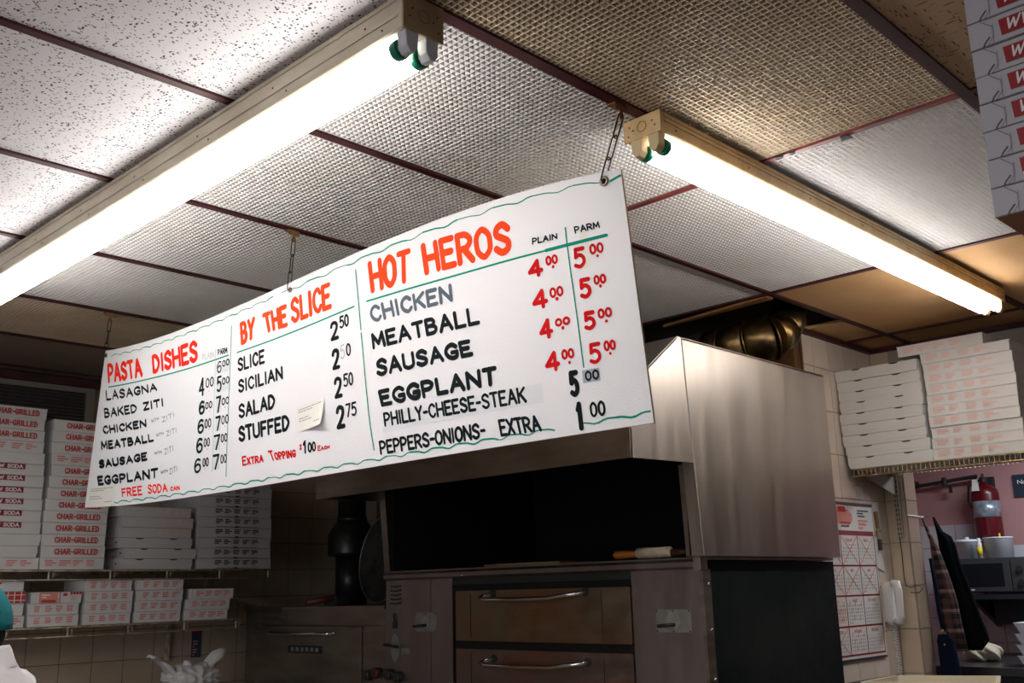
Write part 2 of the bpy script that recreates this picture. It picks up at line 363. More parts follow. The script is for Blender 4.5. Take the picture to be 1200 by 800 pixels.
# left wall (behind the box shelves), back walls, pillar
wl = struct(BX(-4, 4.2, 5.233, 5.33, 0, 3.1).build('wall_left', ['grout']))
wb = struct(BX(4.10, 4.22, 2.22, 5.233, 0, 3.1).build('wall_back', ['wall_dark']))
wc = struct(BX(4.10, 4.93, 2.183, 2.30, 0, 3.1).build('wall_corner', ['grout_pale']))
wr = struct(BX(4.803, 4.927, 2.083, 2.183, 0, 3.1).build('wall_pillar', ['grout_pale']))
struct(BX(4.803, 4.93, -4, 1.50, 0, 2.12).build('wall_reflection_block', ['wall_dark']))  # unseen wall added so the hood side reflects dark, not the pink room
wh = struct(BX(4.803, 4.93, -4, 2.083, 2.12, 3.1).build('wall_right', ['grout_pale']))
kb = struct(BX(6.503, 6.6, -.5, 3.2, 0, 2.6).build('wall_far', ['wall_pink']))
struct(BX(4.93, 6.6, 2.95, 3.05, 0, 2.6).build('wall_far_left', ['wall_pink']))
struct(BX(4.93, 6.6, -.5, -.42, 0, 2.6).build('wall_far_right', ['wall_pink']))
struct(BX(4.93, 6.6, -.5, 3.05, 2.5, 2.56).build('ceiling_far', ['plaster']))
struct(BX(-4, 7, -4, 5.33, 3.1, 3.16).build('ceiling_deck', ['plenum_black']))
tile_cache = {}
def tiles(wall, axis, pos, a0, a1, z0, z1, ta, tz, mt, face=-1, skip=None, gap=.004):
    key = (axis, round(ta, 4), round(tz, 4), mt)
    if key not in tile_cache:
        h = .004
        b = MB().box(gap/2, ta-gap/2, 0, h, gap/2, tz-gap/2) if axis == 1 else MB().box(0, h, gap/2, ta-gap/2, gap/2, tz-gap/2)
        tile_cache[key] = b.mesh('tile', mt)
    na = int(round((a1-a0)/ta)); nz = int(round((z1-z0)/tz))
    for i in range(na):
        for j in range(nz):
            a = a0+i*ta; z = z0+j*tz
            if skip and skip(a, z): continue
            o = link('tile', tile_cache[key], wall, (a, pos, z) if axis == 1 else (pos, a, z))
            o.location.y += random.uniform(-.0006, .0006)*(axis == 1); o.location.x += random.uniform(-.0006, .0006)*(axis == 0)
tiles(wl, 1, 5.2294, 1.17, 4.095, .90, 2.40, .1625, .15, 'wall_tile_tan', skip=lambda a, z: a < 2.1 and z > 2.2)
tiles(wc, 1, 2.1794, 4.215, 4.795, 1.08, 2.655, .145, .197, 'wall_tile_pale')
tiles(wc, 1, 2.1794, 4.104, 4.215, 1.08, 2.655, .111, .197, 'wall_tile_pale')
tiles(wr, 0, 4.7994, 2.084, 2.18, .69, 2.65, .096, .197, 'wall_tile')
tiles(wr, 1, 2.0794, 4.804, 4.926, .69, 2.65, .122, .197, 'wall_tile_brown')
tiles(wh, 0, 4.7994, .884, 2.084, 2.13, 2.523, .15, .131, 'wall_tile')
tiles(kb, 0, 6.4994, 2.305, 2.965, .99, 1.83, .11, .14, 'wall_tile_white')
tiles(kb, 0, 6.4994, 1.535, 2.305, .99, 1.69, .11, .14, 'wall_tile_white')
# wall angle trim along the left wall, under the ceiling
struct(BX(-4, 4.1, 5.19, 5.229, 2.575, 2.615).build('trim_1', 'bar_maroon'))
struct(BX(4.10, 4.80, 2.155, 2.179, 2.598, 2.618).build('trim_2', 'bar_maroon'))
struct(BX(4.775, 4.799, -4, 2.155, 2.598, 2.618).build('trim_3', 'bar_maroon'))
struct(BX(4.095, 4.104, 2.170, 2.183, 1.0, 2.6).build('trim_4', 'wood_brown'))
# ------------------------------------------------------------------ suspended ceiling
ceil = struct(BX(-4, -1.29, -4, 5.23, 2.625, 2.64).build('ceiling', 'tile_white'))
def grille_mesh(wx, wy, mt):
    b = MB(); c = .0159; t = .0030; h = .0085
    nx = int(wx/c); ny = int(wy/c); ox = (wx-nx*c)/2; oy = (wy-ny*c)/2
    for i in range(nx+1): x = ox+i*c; b.box(x-t/2, x+t/2, 0, wy, 0, h)
    for j in range(ny+1): y = oy+j*c; b.box(0, wx, y-t/2, y+t/2, .0002, h-.0002)
    return b.mesh('egg_crate_lattice', mt)
gcache = {}
def grille(i, k, mt):
    x0, x1, y0, y1 = XB[i]+.006, XB[i+1]-.006, YL[k]+.006, YL[k+1]-.006
    key = (round(x1-x0, 2), round(y1-y0, 2), mt)
    if key not in gcache: gcache[key] = grille_mesh(x1-x0, y1-y0, mt)
    p = struct(stuff(link('egg_crate_panel', gcache[key], ceil, (x0, y0, CZ+.003)))); p['kind'] = 'stuff'
def tile(x0, x1, y0, y1, mt):
    c = BX(0, x1-x0-.006, 0, y1-y0-.006, 0, .014).mesh('ceiling_tile', mt)
    o = link('ceiling_tile', c, ceil, (x0+.003, y0+.003, CZ+.003)); return o
for k in range(0, 8):
    for i in (2, 3):
        if k == 0 or k == 7 or (i == 3 and k >= 7): continue
        grille(i, k, 'grille_tan' if (k == 1 and i == 2) or k == 6 else 'grille_white')
for k in range(0, 9):
    y0, y1 = YL[k], YL[k+1]
    for i in (0, 1): tile(XB[i], XB[i+1], y0, y1, 'tile_white')
for i in (2, 3):
    tile(XB[i], XB[i+1], YL[0], YL[1], 'tile_tan')
    for k in (7, 8): tile(XB[i], XB[i+1], YL[k], YL[k+1], 'tile_brown')
for k in (0, 1, 2):
    tile(XB[4], XB[5], YL[k], YL[k+1], 'tile_ochre'); tile(XB[5], XB[6], YL[k], YL[k+1], 'tile_ochre')
tile(4.16, XB[5], YL[3], 2.18, 'tile_ochre'); tile(XB[5], XB[6], YL[3], 2.18, 'tile_ochre')
tile(3.52, 4.10, 4.6, 5.23, 'tile_ochre')
for i in range(2, 6):
    for a, b in ((-1.07, -.46), (-.46, .148)): tile(XB[i], XB[i+1], a, b, 'tile_tan')
# T-bars: long runners in each direction
def bar(x0, x1, y0, y1, mt='bar_maroon', dz=0):
    o = BX(x0, x1, y0, y1, CZ-.004+dz, CZ+.0029+dz).build('grid_bar', mt, ceil); return o
for k, y in enumerate(YL[:9]):
    hw = .015 if k in (1, 2) else .0115
    xe = 4.8 if k <= 3 else 3.51
    bar(-1.29, xe, y-hw, y+hw, 'bar_red' if k == 9 else 'bar_maroon')
for i, x in enumerate(XB[:6]):
    for k in range(9):
        if x > 3 and k >= 3 and i != 4: continue
        hw = .0095 if i != 5 else .012
        y0 = YL[k]+(.015 if k in (1, 2) else .0115); y1 = (YL[k+1] if not (i == 5 and k == 3) else 2.18)-(.015 if k+1 in (1, 2) else .0115)
        if i == 5 and k == 3: continue
        bar(x-hw, x+hw, y0, y1, 'bar_red' if i == 3 and k in (1, 2) else 'bar_maroon')
bar(4.536-.012, 4.536+.012, 1.98, 2.155)
# the broken edge of tile hanging into the open bay above the duct
MB().hexa([(3.512, 1.99, 2.612), (3.56, 1.99, 2.612), (3.53, 2.5, 2.59), (3.512, 2.5, 2.59), (3.512, 1.99, 2.622), (3.56, 1.99, 2.622), (3.53, 2.5, 2.60), (3.512, 2.5, 2.60)]).build('broken_tile_edge', 'wood_brown', ceil)
b = MB()
for q in (((2.363, 1.083), (2.365, 1.052), (2.338, 1.055), (2.338, 1.075)), ((2.322, 1.255), (2.333, 1.235), (2.345, 1.245), (2.345, 1.262)), ((2.325, 1.215), (2.333, 1.20), (2.342, 1.205), (2.342, 1.22))):
    b.hexa([(x, y, 2.6125) for x, y in q]+[(x, y, 2.6155) for x, y in q])
b.build('torn_tape', 'slot_dark', ceil)

# ================================================================== FLUORESCENT FIXTURES
def fixture(ax, p0, L, wd, zb, side_mat, end_mat, sock_mat, tubes, label, tz, inset):
    """ax 1: runs along +y from p0; ax 0: runs along +x. tubes: offsets across"""
    t = thing('fluorescent_light', (p0[0], p0[1], CZ), label, 'ceiling light', 'fluorescent ceiling fixtures')
    def B(a0, a1, c0, c1, z0, z1):   # a along, c across
        return (c0, c1, a0, a1, z0, z1) if ax == 1 else (a0, a1, c0, c1, z0, z1)
    A = p0[ax]; Cc = p0[1-ax]; top = CZ-.006
    h = MB()
    prof = [(Cc-wd/2, top), (Cc-wd/2, zb+.004), (Cc-wd/2+.003, zb), (Cc+wd/2-.003, zb), (Cc+wd/2, zb+.004), (Cc+wd/2, top)]
    if ax == 1: h.prism(prof, A+.004, A+L, 1)
    else: h.prism([(c, z) for c, z in prof], A+.004, A+L, 0)
    h.box(*B(A+.02, A+L, Cc-wd/2-.002, Cc-wd/2+.001, zb+.030, zb+.034)); h.box(*B(A+.02, A+L, Cc-wd/2-.002, Cc-wd/2+.001, top-.012, top-.008))
    h.build('housing', side_mat, t)
    e = MB().box(*B(A-.001, A+.004, Cc-wd/2-.003, Cc+wd/2+.003, zb-.001, top)); e.build('end_plate', end_mat, t)
    d = MB()
    ctr = (Cc, A-.002, (zb+top)/2) if ax == 1 else (A-.002, Cc, (zb+top)/2)
    axv = (0, -1, 0) if ax == 1 else (-1, 0, 0)
    d.tube([(ctr[0]+(.013*math.cos(2*PI*j/20) if ax == 1 else 0), ctr[1]+(.013*math.cos(2*PI*j/20) if ax == 0 else 0), ctr[2]+.013*math.sin(2*PI*j/20)) for j in range(20)], .0007, 5, closed=True)
    d.build('knockout', 'slot_brown', t)
    s = MB()
    for q, zz in ((-.6, .2), (-.75, -.3), (.7, .3), (.5, -.1), (.78, -.55)):
        pc = Cc+q*wd/2; z = (zb+top)/2+zz*(top-zb)/2; P = (pc, A-.0015, z) if ax == 1 else (A-.0015, pc, z)
        s._lat(Vector(P), [(.0022, 0), (.0022, .001)], 8, Vector(axv))
    for k in range(7):
        for dz in (.018, .045):
            a = A+.03+k*.33+(dz*2); P = (Cc-wd/2-.0008, a, zb+dz) if ax == 1 else (a, Cc-wd/2-.0008, zb+dz)
            s._lat(Vector(P), [(.0025, 0), (.0025, .0008)], 8, Vector((-1, 0, 0) if ax == 1 else (0, -1, 0)))
    s.build('screw_holes', 'slot_dark', t)
    for c in tubes:
        for end in (0, 1):
            a0 = A+.002 if end == 0 else A+L-.03
            k = MB(); z0 = tz-.006
            pr = [(c-.016, zb), (c+.016, zb), (c+.014, z0), (c+.006, z0-.012), (c-.006, z0-.012), (c-.014, z0)]
            if ax == 1: k.prism(pr, a0, a0+.026, 1)
            else: k.prism(pr, a0, a0+.026, 0)
            k.build('lamp_socket', sock_mat, t, bevel=.001)
            a1, a2 = (a0+.030, a0+.048) if end == 0 else (a0-.018, a0)
            P = Vector((c, a1, tz) if ax == 1 else (a1, c, tz)); dv = Vector((0, 1, 0) if ax == 1 else (1, 0, 0))
            if end == 0 or ax == 1: MB()._lat(P, [(.0195, 0), (.0205, .003), (.0205, a2-a1-.002), (.019, a2-a1)], 20, dv).build('tube_collar', 'cap_green', t, smooth=True)
            MB()._lat(P-dv*.005, [(.011, 0), (.011, .005)], 16, dv).build('lamp_pin', sock_mat, t)
        a1, a2 = A+inset, A+L-inset
        P = Vector((c, a1, tz) if ax == 1 else (a1, c, tz)); dv = Vector((0, 1, 0) if ax == 1 else (1, 0, 0)); Lt = a2-a1
        u = MB()._lat(P, [(.010, 0), (.0165, .004), (.0185, .012), (.0185, Lt-.012), (.0165, Lt-.004), (.010, Lt)], 20, dv).build('fluorescent_tube', 'tube_glow', t, smooth=True)
    return t
fixture(1, (1.148, 1.333), 2.36, .095, 2.538, 'beige_enamel', 'brown_enamel', 'socket_white', (1.122, 1.172), 'long twin-tube fluorescent light nearest the camera, brown end plate and grey sockets', 2.512, .049)
fixture(0, (1.862, 1.352), 2.28, .104, 2.560, 'old_enamel', 'old_enamel', 'socket_tan', (1.322, 1.374), 'yellowed twin-tube fluorescent light on the right, pointing at the white box stacks', 2.535, .049)
# ================================================================== THE MENU BOARD
DATA = json.loads(r'''{"SG":{"XT":[0.1799999999999982,-0.0999999999999979,1.6699999999999995],"XB":[0.020000000000000007,0.13000000000000042,1.6449999999999994],"YT":[3.86,1.338],"YB":[3.885,1.318],"ZT":[-0.23411714353126536,-0.15102112405693144,0.6987252935840382,-0.32862681211134864,2.4547877728940817],"ZB":[0.1451714809165895,-0.43293993808244746,0.44283902066793956,-0.14934005278706078,1.843025027721574]},"TEXT":[["HOT",[[0.659,0.7826],[0.7233,0.7717],[0.7263,0.9235],[0.6571,0.9343]],0.0142,"orange",0],["HEROS",[[0.7443,0.7774],[0.8657,0.7578],[0.866,0.9014],[0.742,0.9216]],0.01546,"orange",0],["CHICKEN",[[0.6569,0.6447],[0.7812,0.6303],[0.7811,0.708],[0.6534,0.7282]],0.00917,"faded",0],["MEATBALL",[[0.6553,0.5233],[0.8151,0.5041],[0.8141,0.5838],[0.653,0.6006]],0.00964,"black",0],["SAUSAGE",[[0.659,0.3948],[0.802,0.3819],[0.7996,0.4552],[0.6583,0.4775]],0.01002,"black",0],["EGGPLANT",[[0.6624,0.2568],[0.8305,0.2434],[0.8308,0.3231],[0.6589,0.3365]],0.01089,"black",0],["PHILLY-CHEESE-STEAK",[[0.6655,0.1668],[0.8642,0.1527],[0.8632,0.2179],[0.6644,0.2305]],0.00597,"black",1],["PEPPERS-ONIONS-",[[0.6556,0.0464],[0.8085,0.042],[0.8083,0.1076],[0.6545,0.11]],0.00605,"black",1],["EXTRA",[[0.8273,0.0376],[0.8784,0.0332],[0.876,0.0977],[0.8256,0.1068]],0.00603,"black",1],["PLAIN",[[0.8909,0.7714],[0.9215,0.7704],[0.9217,0.7949],[0.8913,0.7994]],0.00337,"black",0],["PARM",[[0.942,0.7751],[0.9705,0.7778],[0.97,0.806],[0.9415,0.8051]],0.00332,"black",0],["4",[[0.8823,0.6376],[0.9004,0.6376],[0.9004,0.7105],[0.8823,0.7105]],0.00942,"red",0],["00",[[0.9046,0.6721],[0.9191,0.6721],[0.9191,0.7128],[0.9046,0.7128]],0.00541,"red",0],[".",[[0.9112,0.6599],[0.914,0.6599],[0.914,0.6681],[0.9112,0.6681]],0.00747,"red",0],["4",[[0.8835,0.5077],[0.9023,0.5077],[0.9023,0.5869],[0.8835,0.5869]],0.0093,"red",0],["00",[[0.905,0.5399],[0.9212,0.5399],[0.9212,0.583],[0.905,0.583]],0.00534,"red",0],[".",[[0.9116,0.5299],[0.9143,0.5299],[0.9143,0.5382],[0.9116,0.5382]],0.00738,"red",0],["4",[[0.8878,0.3855],[0.9043,0.3855],[0.9043,0.4649],[0.8878,0.4649]],0.00918,"red",0],["00",[[0.9074,0.4235],[0.9247,0.4235],[0.9247,0.4573],[0.9074,0.4573]],0.00527,"red",0],[".",[[0.9146,0.4117],[0.9174,0.4117],[0.9174,0.42],[0.9146,0.42]],0.00728,"red",0],["4",[[0.8907,0.2534],[0.9079,0.2534],[0.9079,0.3333],[0.8907,0.3333]],0.00905,"red",0],["00",[[0.9108,0.2911],[0.9253,0.2911],[0.9253,0.3321],[0.9108,0.3321]],0.0052,"red",0],[".",[[0.9175,0.2731],[0.9202,0.2731],[0.9202,0.2815],[0.9175,0.2815]],0.00717,"red",0],["5",[[0.9368,0.6333],[0.9508,0.6333],[0.9508,0.7196],[0.9368,0.7196]],0.00886,"red",0],["00",[[0.9557,0.6779],[0.9713,0.6779],[0.9713,0.7218],[0.9557,0.7218]],0.00534,"red",0],[".",[[0.9626,0.6657],[0.9651,0.6657],[0.9651,0.6742],[0.9626,0.6742]],0.00656,"red",0],["5",[[0.9395,0.5116],[0.9527,0.5116],[0.9527,0.5942],[0.9395,0.5942]],0.00874,"red",0],["00",[[0.9562,0.556],[0.9699,0.556],[0.9699,0.5958],[0.9562,0.5958]],0.00528,"red",0],[".",[[0.9619,0.5452],[0.9644,0.5452],[0.9644,0.5537],[0.9619,0.5537]],0.00648,"red",0],["5",[[0.9399,0.3863],[0.9531,0.3863],[0.9531,0.4615],[0.9399,0.4615]],0.00862,"red",0],["00",[[0.9564,0.4223],[0.9718,0.4223],[0.9718,0.4625],[0.9564,0.4625]],0.0052,"red",0],[".",[[0.9636,0.4058],[0.9661,0.4058],[0.9661,0.4142],[0.9636,0.4142]],0.00638,"red",0],["5",[[0.9414,0.2533],[0.9551,0.2533],[0.9551,0.3362],[0.9414,0.3362]],0.00851,"red",0],["00",[[0.9586,0.2942],[0.9714,0.2942],[0.9714,0.3359],[0.9586,0.3359]],0.00513,"red",0],[".",[[0.9634,0.2797],[0.9658,0.2797],[0.9658,0.2881],[0.9634,0.2881]],0.0063,"red",0],["5",[[0.9157,0.1417],[0.9269,0.1417],[0.9269,0.2443],[0.9157,0.2443]],0.01086,"black",1],["00",[[0.9343,0.1935],[0.95,0.1935],[0.95,0.2335],[0.9343,0.2335]],0.00452,"black",1],["1",[[0.9197,0.0118],[0.9273,0.0118],[0.9273,0.1219],[0.9197,0.1219]],0.01071,"black",1],["00",[[0.9353,0.0538],[0.9522,0.0538],[0.9522,0.1126],[0.9353,0.1126]],0.00504,"black",1],["BY",[[0.4053,0.7738],[0.4352,0.7834],[0.4378,0.9022],[0.4029,0.9022]],0.01301,"orange",0],["THE",[[0.4593,0.7856],[0.5058,0.778],[0.5051,0.897],[0.4537,0.8995]],0.01251,"orange",0],["SLICE",[[0.5134,0.7814],[0.5904,0.7843],[0.5901,0.9155],[0.5124,0.9158]],0.01246,"orange",0],["SLICE",[[0.3971,0.632],[0.4563,0.6309],[0.456,0.7086],[0.3962,0.7094]],0.0078,"black",0],["SICILIAN",[[0.3977,0.5142],[0.4922,0.518],[0.492,0.5866],[0.3968,0.5899]],0.00765,"black",0],["SALAD",[[0.3977,0.3745],[0.4751,0.3809],[0.475,0.4585],[0.3964,0.4568]],0.00871,"black",0],["STUFFED",[[0.3969,0.2481],[0.5015,0.2502],[0.5016,0.332],[0.3952,0.3367]],0.00937,"black",0],["2",[[0.5854,0.6258],[0.5997,0.6258],[0.5997,0.7184],[0.5854,0.7184]],0.00898,"black",1],["50",[[0.6023,0.6702],[0.6187,0.6702],[0.6187,0.7304],[0.6023,0.7304]],0.00494,"black",1],["2",[[0.5855,0.4847],[0.5989,0.4847],[0.5989,0.5846],[0.5855,0.5846]],0.00939,"black",1],["5",[[0.6006,0.5256],[0.6084,0.5256],[0.6084,0.5925],[0.6006,0.5925]],0.00295,"pale",1],["0",[[0.6108,0.5291],[0.619,0.5291],[0.619,0.5911],[0.6108,0.5911]],0.00487,"black",1],["2",[[0.5863,0.3465],[0.6003,0.3465],[0.6003,0.4482],[0.5863,0.4482]],0.00978,"black",1],["50",[[0.6029,0.3892],[0.6198,0.3892],[0.6198,0.4529],[0.6029,0.4529]],0.00484,"black",1],["2",[[0.587,0.2018],[0.6016,0.2018],[0.6016,0.3114],[0.587,0.3114]],0.01015,"black",1],["75",[[0.604,0.2455],[0.6223,0.2455],[0.6223,0.3112],[0.604,0.3112]],0.00502,"black",1],["EXTRA",[[0.4039,0.1188],[0.4473,0.1173],[0.447,0.1705],[0.4027,0.1717]],0.00565,"red",2],["TOPPING",[[0.4627,0.1138],[0.5114,0.1101],[0.5107,0.1614],[0.4565,0.1719]],0.00543,"red",2],["$",[[0.5177,0.1385],[0.5231,0.1385],[0.5231,0.1713],[0.5177,0.1713]],0.00329,"red",0],["1",[[0.5247,0.1179],[0.5315,0.1179],[0.5315,0.1833],[0.5247,0.1833]],0.00654,"black",1],["00",[[0.5334,0.1195],[0.5482,0.1195],[0.5482,0.1695],[0.5334,0.1695]],0.00523,"black",1],["EACH",[[0.551,0.1184],[0.5726,0.119],[0.5726,0.1413],[0.5512,0.1451]],0.00319,"red",2],["PASTA",[[0.0262,0.7806],[0.1427,0.778],[0.1319,0.9074],[0.0151,0.9112]],0.01375,"orange_red",0],["DISHES",[[0.1741,0.7802],[0.301,0.7697],[0.2971,0.9039],[0.168,0.9008]],0.01369,"orange_red",0],["PLAIN",[[0.3127,0.7681],[0.3407,0.7617],[0.3403,0.7975],[0.3114,0.8041]],0.00238,"pale",0],["PARM",[[0.3509,0.7644],[0.3736,0.759],[0.3732,0.7937],[0.3499,0.799]],0.0035,"black",0],["LASAGNA",[[0.0274,0.6675],[0.1903,0.666],[0.1869,0.7213],[0.0211,0.7376]],0.00772,"black",0],["BAKED ZITI",[[0.0284,0.5555],[0.2111,0.5615],[0.2086,0.6145],[0.0229,0.622]],0.00796,"black",0],["CHICKEN",[[0.031,0.4522],[0.1653,0.4564],[0.1628,0.5096],[0.0247,0.5101]],0.00827,"black",0],["MEATBALL",[[0.0304,0.3529],[0.1884,0.359],[0.1858,0.414],[0.0252,0.4128]],0.0085,"black",0],["SAUSAGE",[[0.0313,0.2382],[0.1732,0.2522],[0.1708,0.3069],[0.0256,0.2949]],0.00876,"black",0],["EGGPLANT",[[0.0339,0.1322],[0.2046,0.1373],[0.2033,0.2006],[0.0275,0.1937]],0.00897,"black",0],["WITH",[[0.1784,0.4767],[0.1996,0.4849],[0.1987,0.506],[0.1769,0.4981]],0.00248,"grey",0],["ZITI",[[0.2095,0.4647],[0.2412,0.484],[0.2399,0.5101],[0.2076,0.499]],0.00275,"grey",0],["WITH",[[0.1944,0.3846],[0.2145,0.3909],[0.2137,0.4091],[0.1932,0.4057]],0.00276,"grey",0],["ZITI",[[0.2228,0.3744],[0.2489,0.3868],[0.248,0.4174],[0.2211,0.4082]],0.00272,"grey",0],["WITH",[[0.1919,0.2784],[0.2121,0.2805],[0.2113,0.2985],[0.191,0.2966]],0.00304,"grey",0],["ZITI",[[0.2191,0.2675],[0.2417,0.2827],[0.2406,0.3157],[0.2175,0.3034]],0.00271,"grey",0],["WITH",[[0.2116,0.1574],[0.2298,0.1631],[0.229,0.1808],[0.2107,0.1767]],0.003,"grey",0],["ZITI",[[0.2344,0.1464],[0.2534,0.1612],[0.2523,0.1912],[0.233,0.1817]],0.00267,"grey",0],["FREE",[[0.1094,0.0503],[0.1651,0.0487],[0.1625,0.1077],[0.1053,0.1043]],0.00612,"orange_red",0],["SODA",[[0.1799,0.0496],[0.2308,0.0477],[0.2286,0.0999],[0.1777,0.1083]],0.00599,"orange_red",0],["CAN",[[0.2376,0.0488],[0.2614,0.0478],[0.2601,0.0752],[0.2368,0.0762]],0.00412,"orange_red",0],["6",[[0.3485,0.6636],[0.3594,0.6636],[0.3594,0.7301],[0.3485,0.7301]],0.00437,"black",1],["00",[[0.361,0.6886],[0.3778,0.6886],[0.3778,0.7266],[0.361,0.7266]],0.00376,"black",1],["4",[[0.3042,0.561],[0.3179,0.561],[0.3179,0.6674],[0.3042,0.6674]],0.00741,"black",1],["00",[[0.3211,0.5986],[0.3404,0.5986],[0.3404,0.6549],[0.3211,0.6549]],0.00411,"black",1],["5",[[0.3479,0.5552],[0.3593,0.5552],[0.3593,0.6455],[0.3479,0.6455]],0.00666,"black",1],["00",[[0.3606,0.5878],[0.3774,0.5878],[0.3774,0.6289],[0.3606,0.6289]],0.00373,"black",1],["6",[[0.3044,0.4556],[0.3191,0.4556],[0.3191,0.5338],[0.3044,0.5338]],0.00735,"black",1],["00",[[0.3203,0.4769],[0.337,0.4769],[0.337,0.5193],[0.3203,0.5193]],0.00437,"black",1],["7",[[0.3458,0.4398],[0.3579,0.4398],[0.3579,0.5336],[0.3458,0.5336]],0.0069,"black",1],["00",[[0.3593,0.4739],[0.3763,0.4739],[0.3763,0.5166],[0.3593,0.5166]],0.00399,"black",1],["6",[[0.3017,0.3476],[0.3174,0.3476],[0.3174,0.43],[0.3017,0.43]],0.00731,"black",1],["00",[[0.3189,0.3695],[0.3347,0.3695],[0.3347,0.4228],[0.3189,0.4228]],0.00435,"black",1],["7",[[0.3446,0.3397],[0.357,0.3397],[0.357,0.4225],[0.3446,0.4225]],0.00686,"black",1],["00",[[0.3583,0.3676],[0.375,0.3676],[0.375,0.4184],[0.3583,0.4184]],0.00397,"black",1],["6",[[0.2992,0.2385],[0.3151,0.2385],[0.3151,0.3247],[0.2992,0.3247]],0.00727,"black",1],["00",[[0.3172,0.2643],[0.3316,0.2643],[0.3316,0.316],[0.3172,0.316]],0.00432,"black",1],["7",[[0.3406,0.2354],[0.3555,0.2354],[0.3555,0.3209],[0.3406,0.3209]],0.00682,"black",1],["00",[[0.3569,0.2692],[0.3717,0.2692],[0.3717,0.3171],[0.3569,0.3171]],0.00395,"black",1],["6",[[0.2947,0.1279],[0.3113,0.1279],[0.3113,0.2109],[0.2947,0.2109]],0.00723,"black",1],["00",[[0.3147,0.1541],[0.329,0.1541],[0.329,0.2056],[0.3147,0.2056]],0.0043,"black",1],["7",[[0.3387,0.1275],[0.3534,0.1275],[0.3534,0.2122],[0.3387,0.2122]],0.00678,"black",1],["00",[[0.3559,0.1537],[0.3696,0.1537],[0.3696,0.2038],[0.3559,0.2038]],0.00392,"black",1],[".",[[0.3274,0.5765],[0.33,0.5765],[0.33,0.5806],[0.3274,0.5806]],0.00352,"orange_red",0],[".",[[0.3684,0.6619],[0.3709,0.6619],[0.3709,0.6657],[0.3684,0.6657]],0.00346,"orange_red",0],[".",[[0.3297,0.4631],[0.3322,0.4631],[0.3322,0.4673],[0.3297,0.4673]],0.00349,"orange_red",0],[".",[[0.3658,0.4585],[0.3683,0.4585],[0.3683,0.4626],[0.3658,0.4626]],0.00342,"orange_red",0],[".",[[0.3278,0.3604],[0.3303,0.3604],[0.3303,0.3648],[0.3278,0.3648]],0.00347,"orange_red",0],[".",[[0.3655,0.3523],[0.3679,0.3523],[0.3679,0.3565],[0.3655,0.3565]],0.00339,"orange_red",0],[".",[[0.324,0.2497],[0.3265,0.2497],[0.3265,0.2541],[0.324,0.2541]],0.00345,"orange_red",0],[".",[[0.3633,0.2548],[0.3657,0.2548],[0.3657,0.2591],[0.3633,0.2591]],0.00338,"orange_red",0],[".",[[0.3203,0.1416],[0.3228,0.1416],[0.3228,0.1462],[0.3203,0.1462]],0.00343,"orange_red",0]],"LINES":[[[[0.6511,0.7546],[0.7199,0.7443],[0.7952,0.7354],[0.8639,0.7344],[0.9064,0.7354]],0.00485,"green"],[[[0.9064,0.7354],[0.9417,0.7387],[0.9763,0.7441]],0.00829,"green"],[[[0.9318,0.8077],[0.9317,0.7343],[0.9321,0.6299],[0.9329,0.5196],[0.9336,0.3837],[0.9341,0.2498]],0.00366,"green"],[[[0.6362,0.9194],[0.6372,0.781],[0.6384,0.634]],0.00439,"green"],[[[0.6383,0.618],[0.6399,0.4172],[0.642,0.2195],[0.6462,0.0741]],0.0042,"green"],[[[0.3959,0.742],[0.4744,0.7391],[0.5594,0.7438],[0.6292,0.7526]],0.00436,"green"],[[[0.384,0.9015],[0.3785,0.628],[0.3725,0.3485],[0.3678,0.0807]],0.00366,"green"],[[[0.0301,0.7553],[0.1509,0.7552],[0.2734,0.7475],[0.376,0.745]],0.00487,"green"],[[[0.3453,0.803],[0.3422,0.5593],[0.3392,0.3208],[0.3373,0.1178]],0.00201,"green_pale"]],"PATCH":[[[0.3044,0.4556],[0.3191,0.5338]],[[0.3458,0.4398],[0.3579,0.5336]],[[0.3017,0.3476],[0.3174,0.43]],[[0.3446,0.3397],[0.357,0.4225]],[[0.2992,0.2385],[0.3151,0.3247]],[[0.3406,0.2354],[0.3555,0.3209]],[[0.2947,0.1279],[0.3113,0.2109]],[[0.3387,0.1275],[0.3534,0.2122]],[[0.3458,0.6585],[0.3803,0.7173]],[[0.3467,0.5512],[0.38,0.6221]],[[0.9316,0.1885],[0.9507,0.238]],[[0.6621,0.142],[0.884,0.2171]]],"NOTE1":[[0.0071,0.0008],[0.0886,0.0017],[0.0876,0.1339],[0.008,0.1296]],"NOTE2":[[0.5159,0.2306],[0.5679,0.238],[0.5676,0.3703],[0.5158,0.3524]],"GROM":[[0.9814,0.9608],[0.514,0.961],[0.0071,0.9664]]}''')
SG = DATA['SG']
def pv(c, x):
    r = 0
    for k in c: r = r*x+k
    return r
def SP(s, t, off=0):
    a = Vector((pv(SG['XT'], s), SG['YT'][0]+(SG['YT'][1]-SG['YT'][0])*s, pv(SG['ZT'], s)))
    b = Vector((pv(SG['XB'], s), SG['YB'][0]+(SG['YB'][1]-SG['YB'][0])*s, pv(SG['ZB'], s)))
    return b+(a-b)*t+Vector((-off, 0, 0))
LS, HS = 2.53, .6
board = thing('menu_board', SP(.5, 1), 'long white hanging menu board hand-lettered with pasta dishes, slices and hot heros', 'menu board')
b = MB(); N = 60; TH = .006
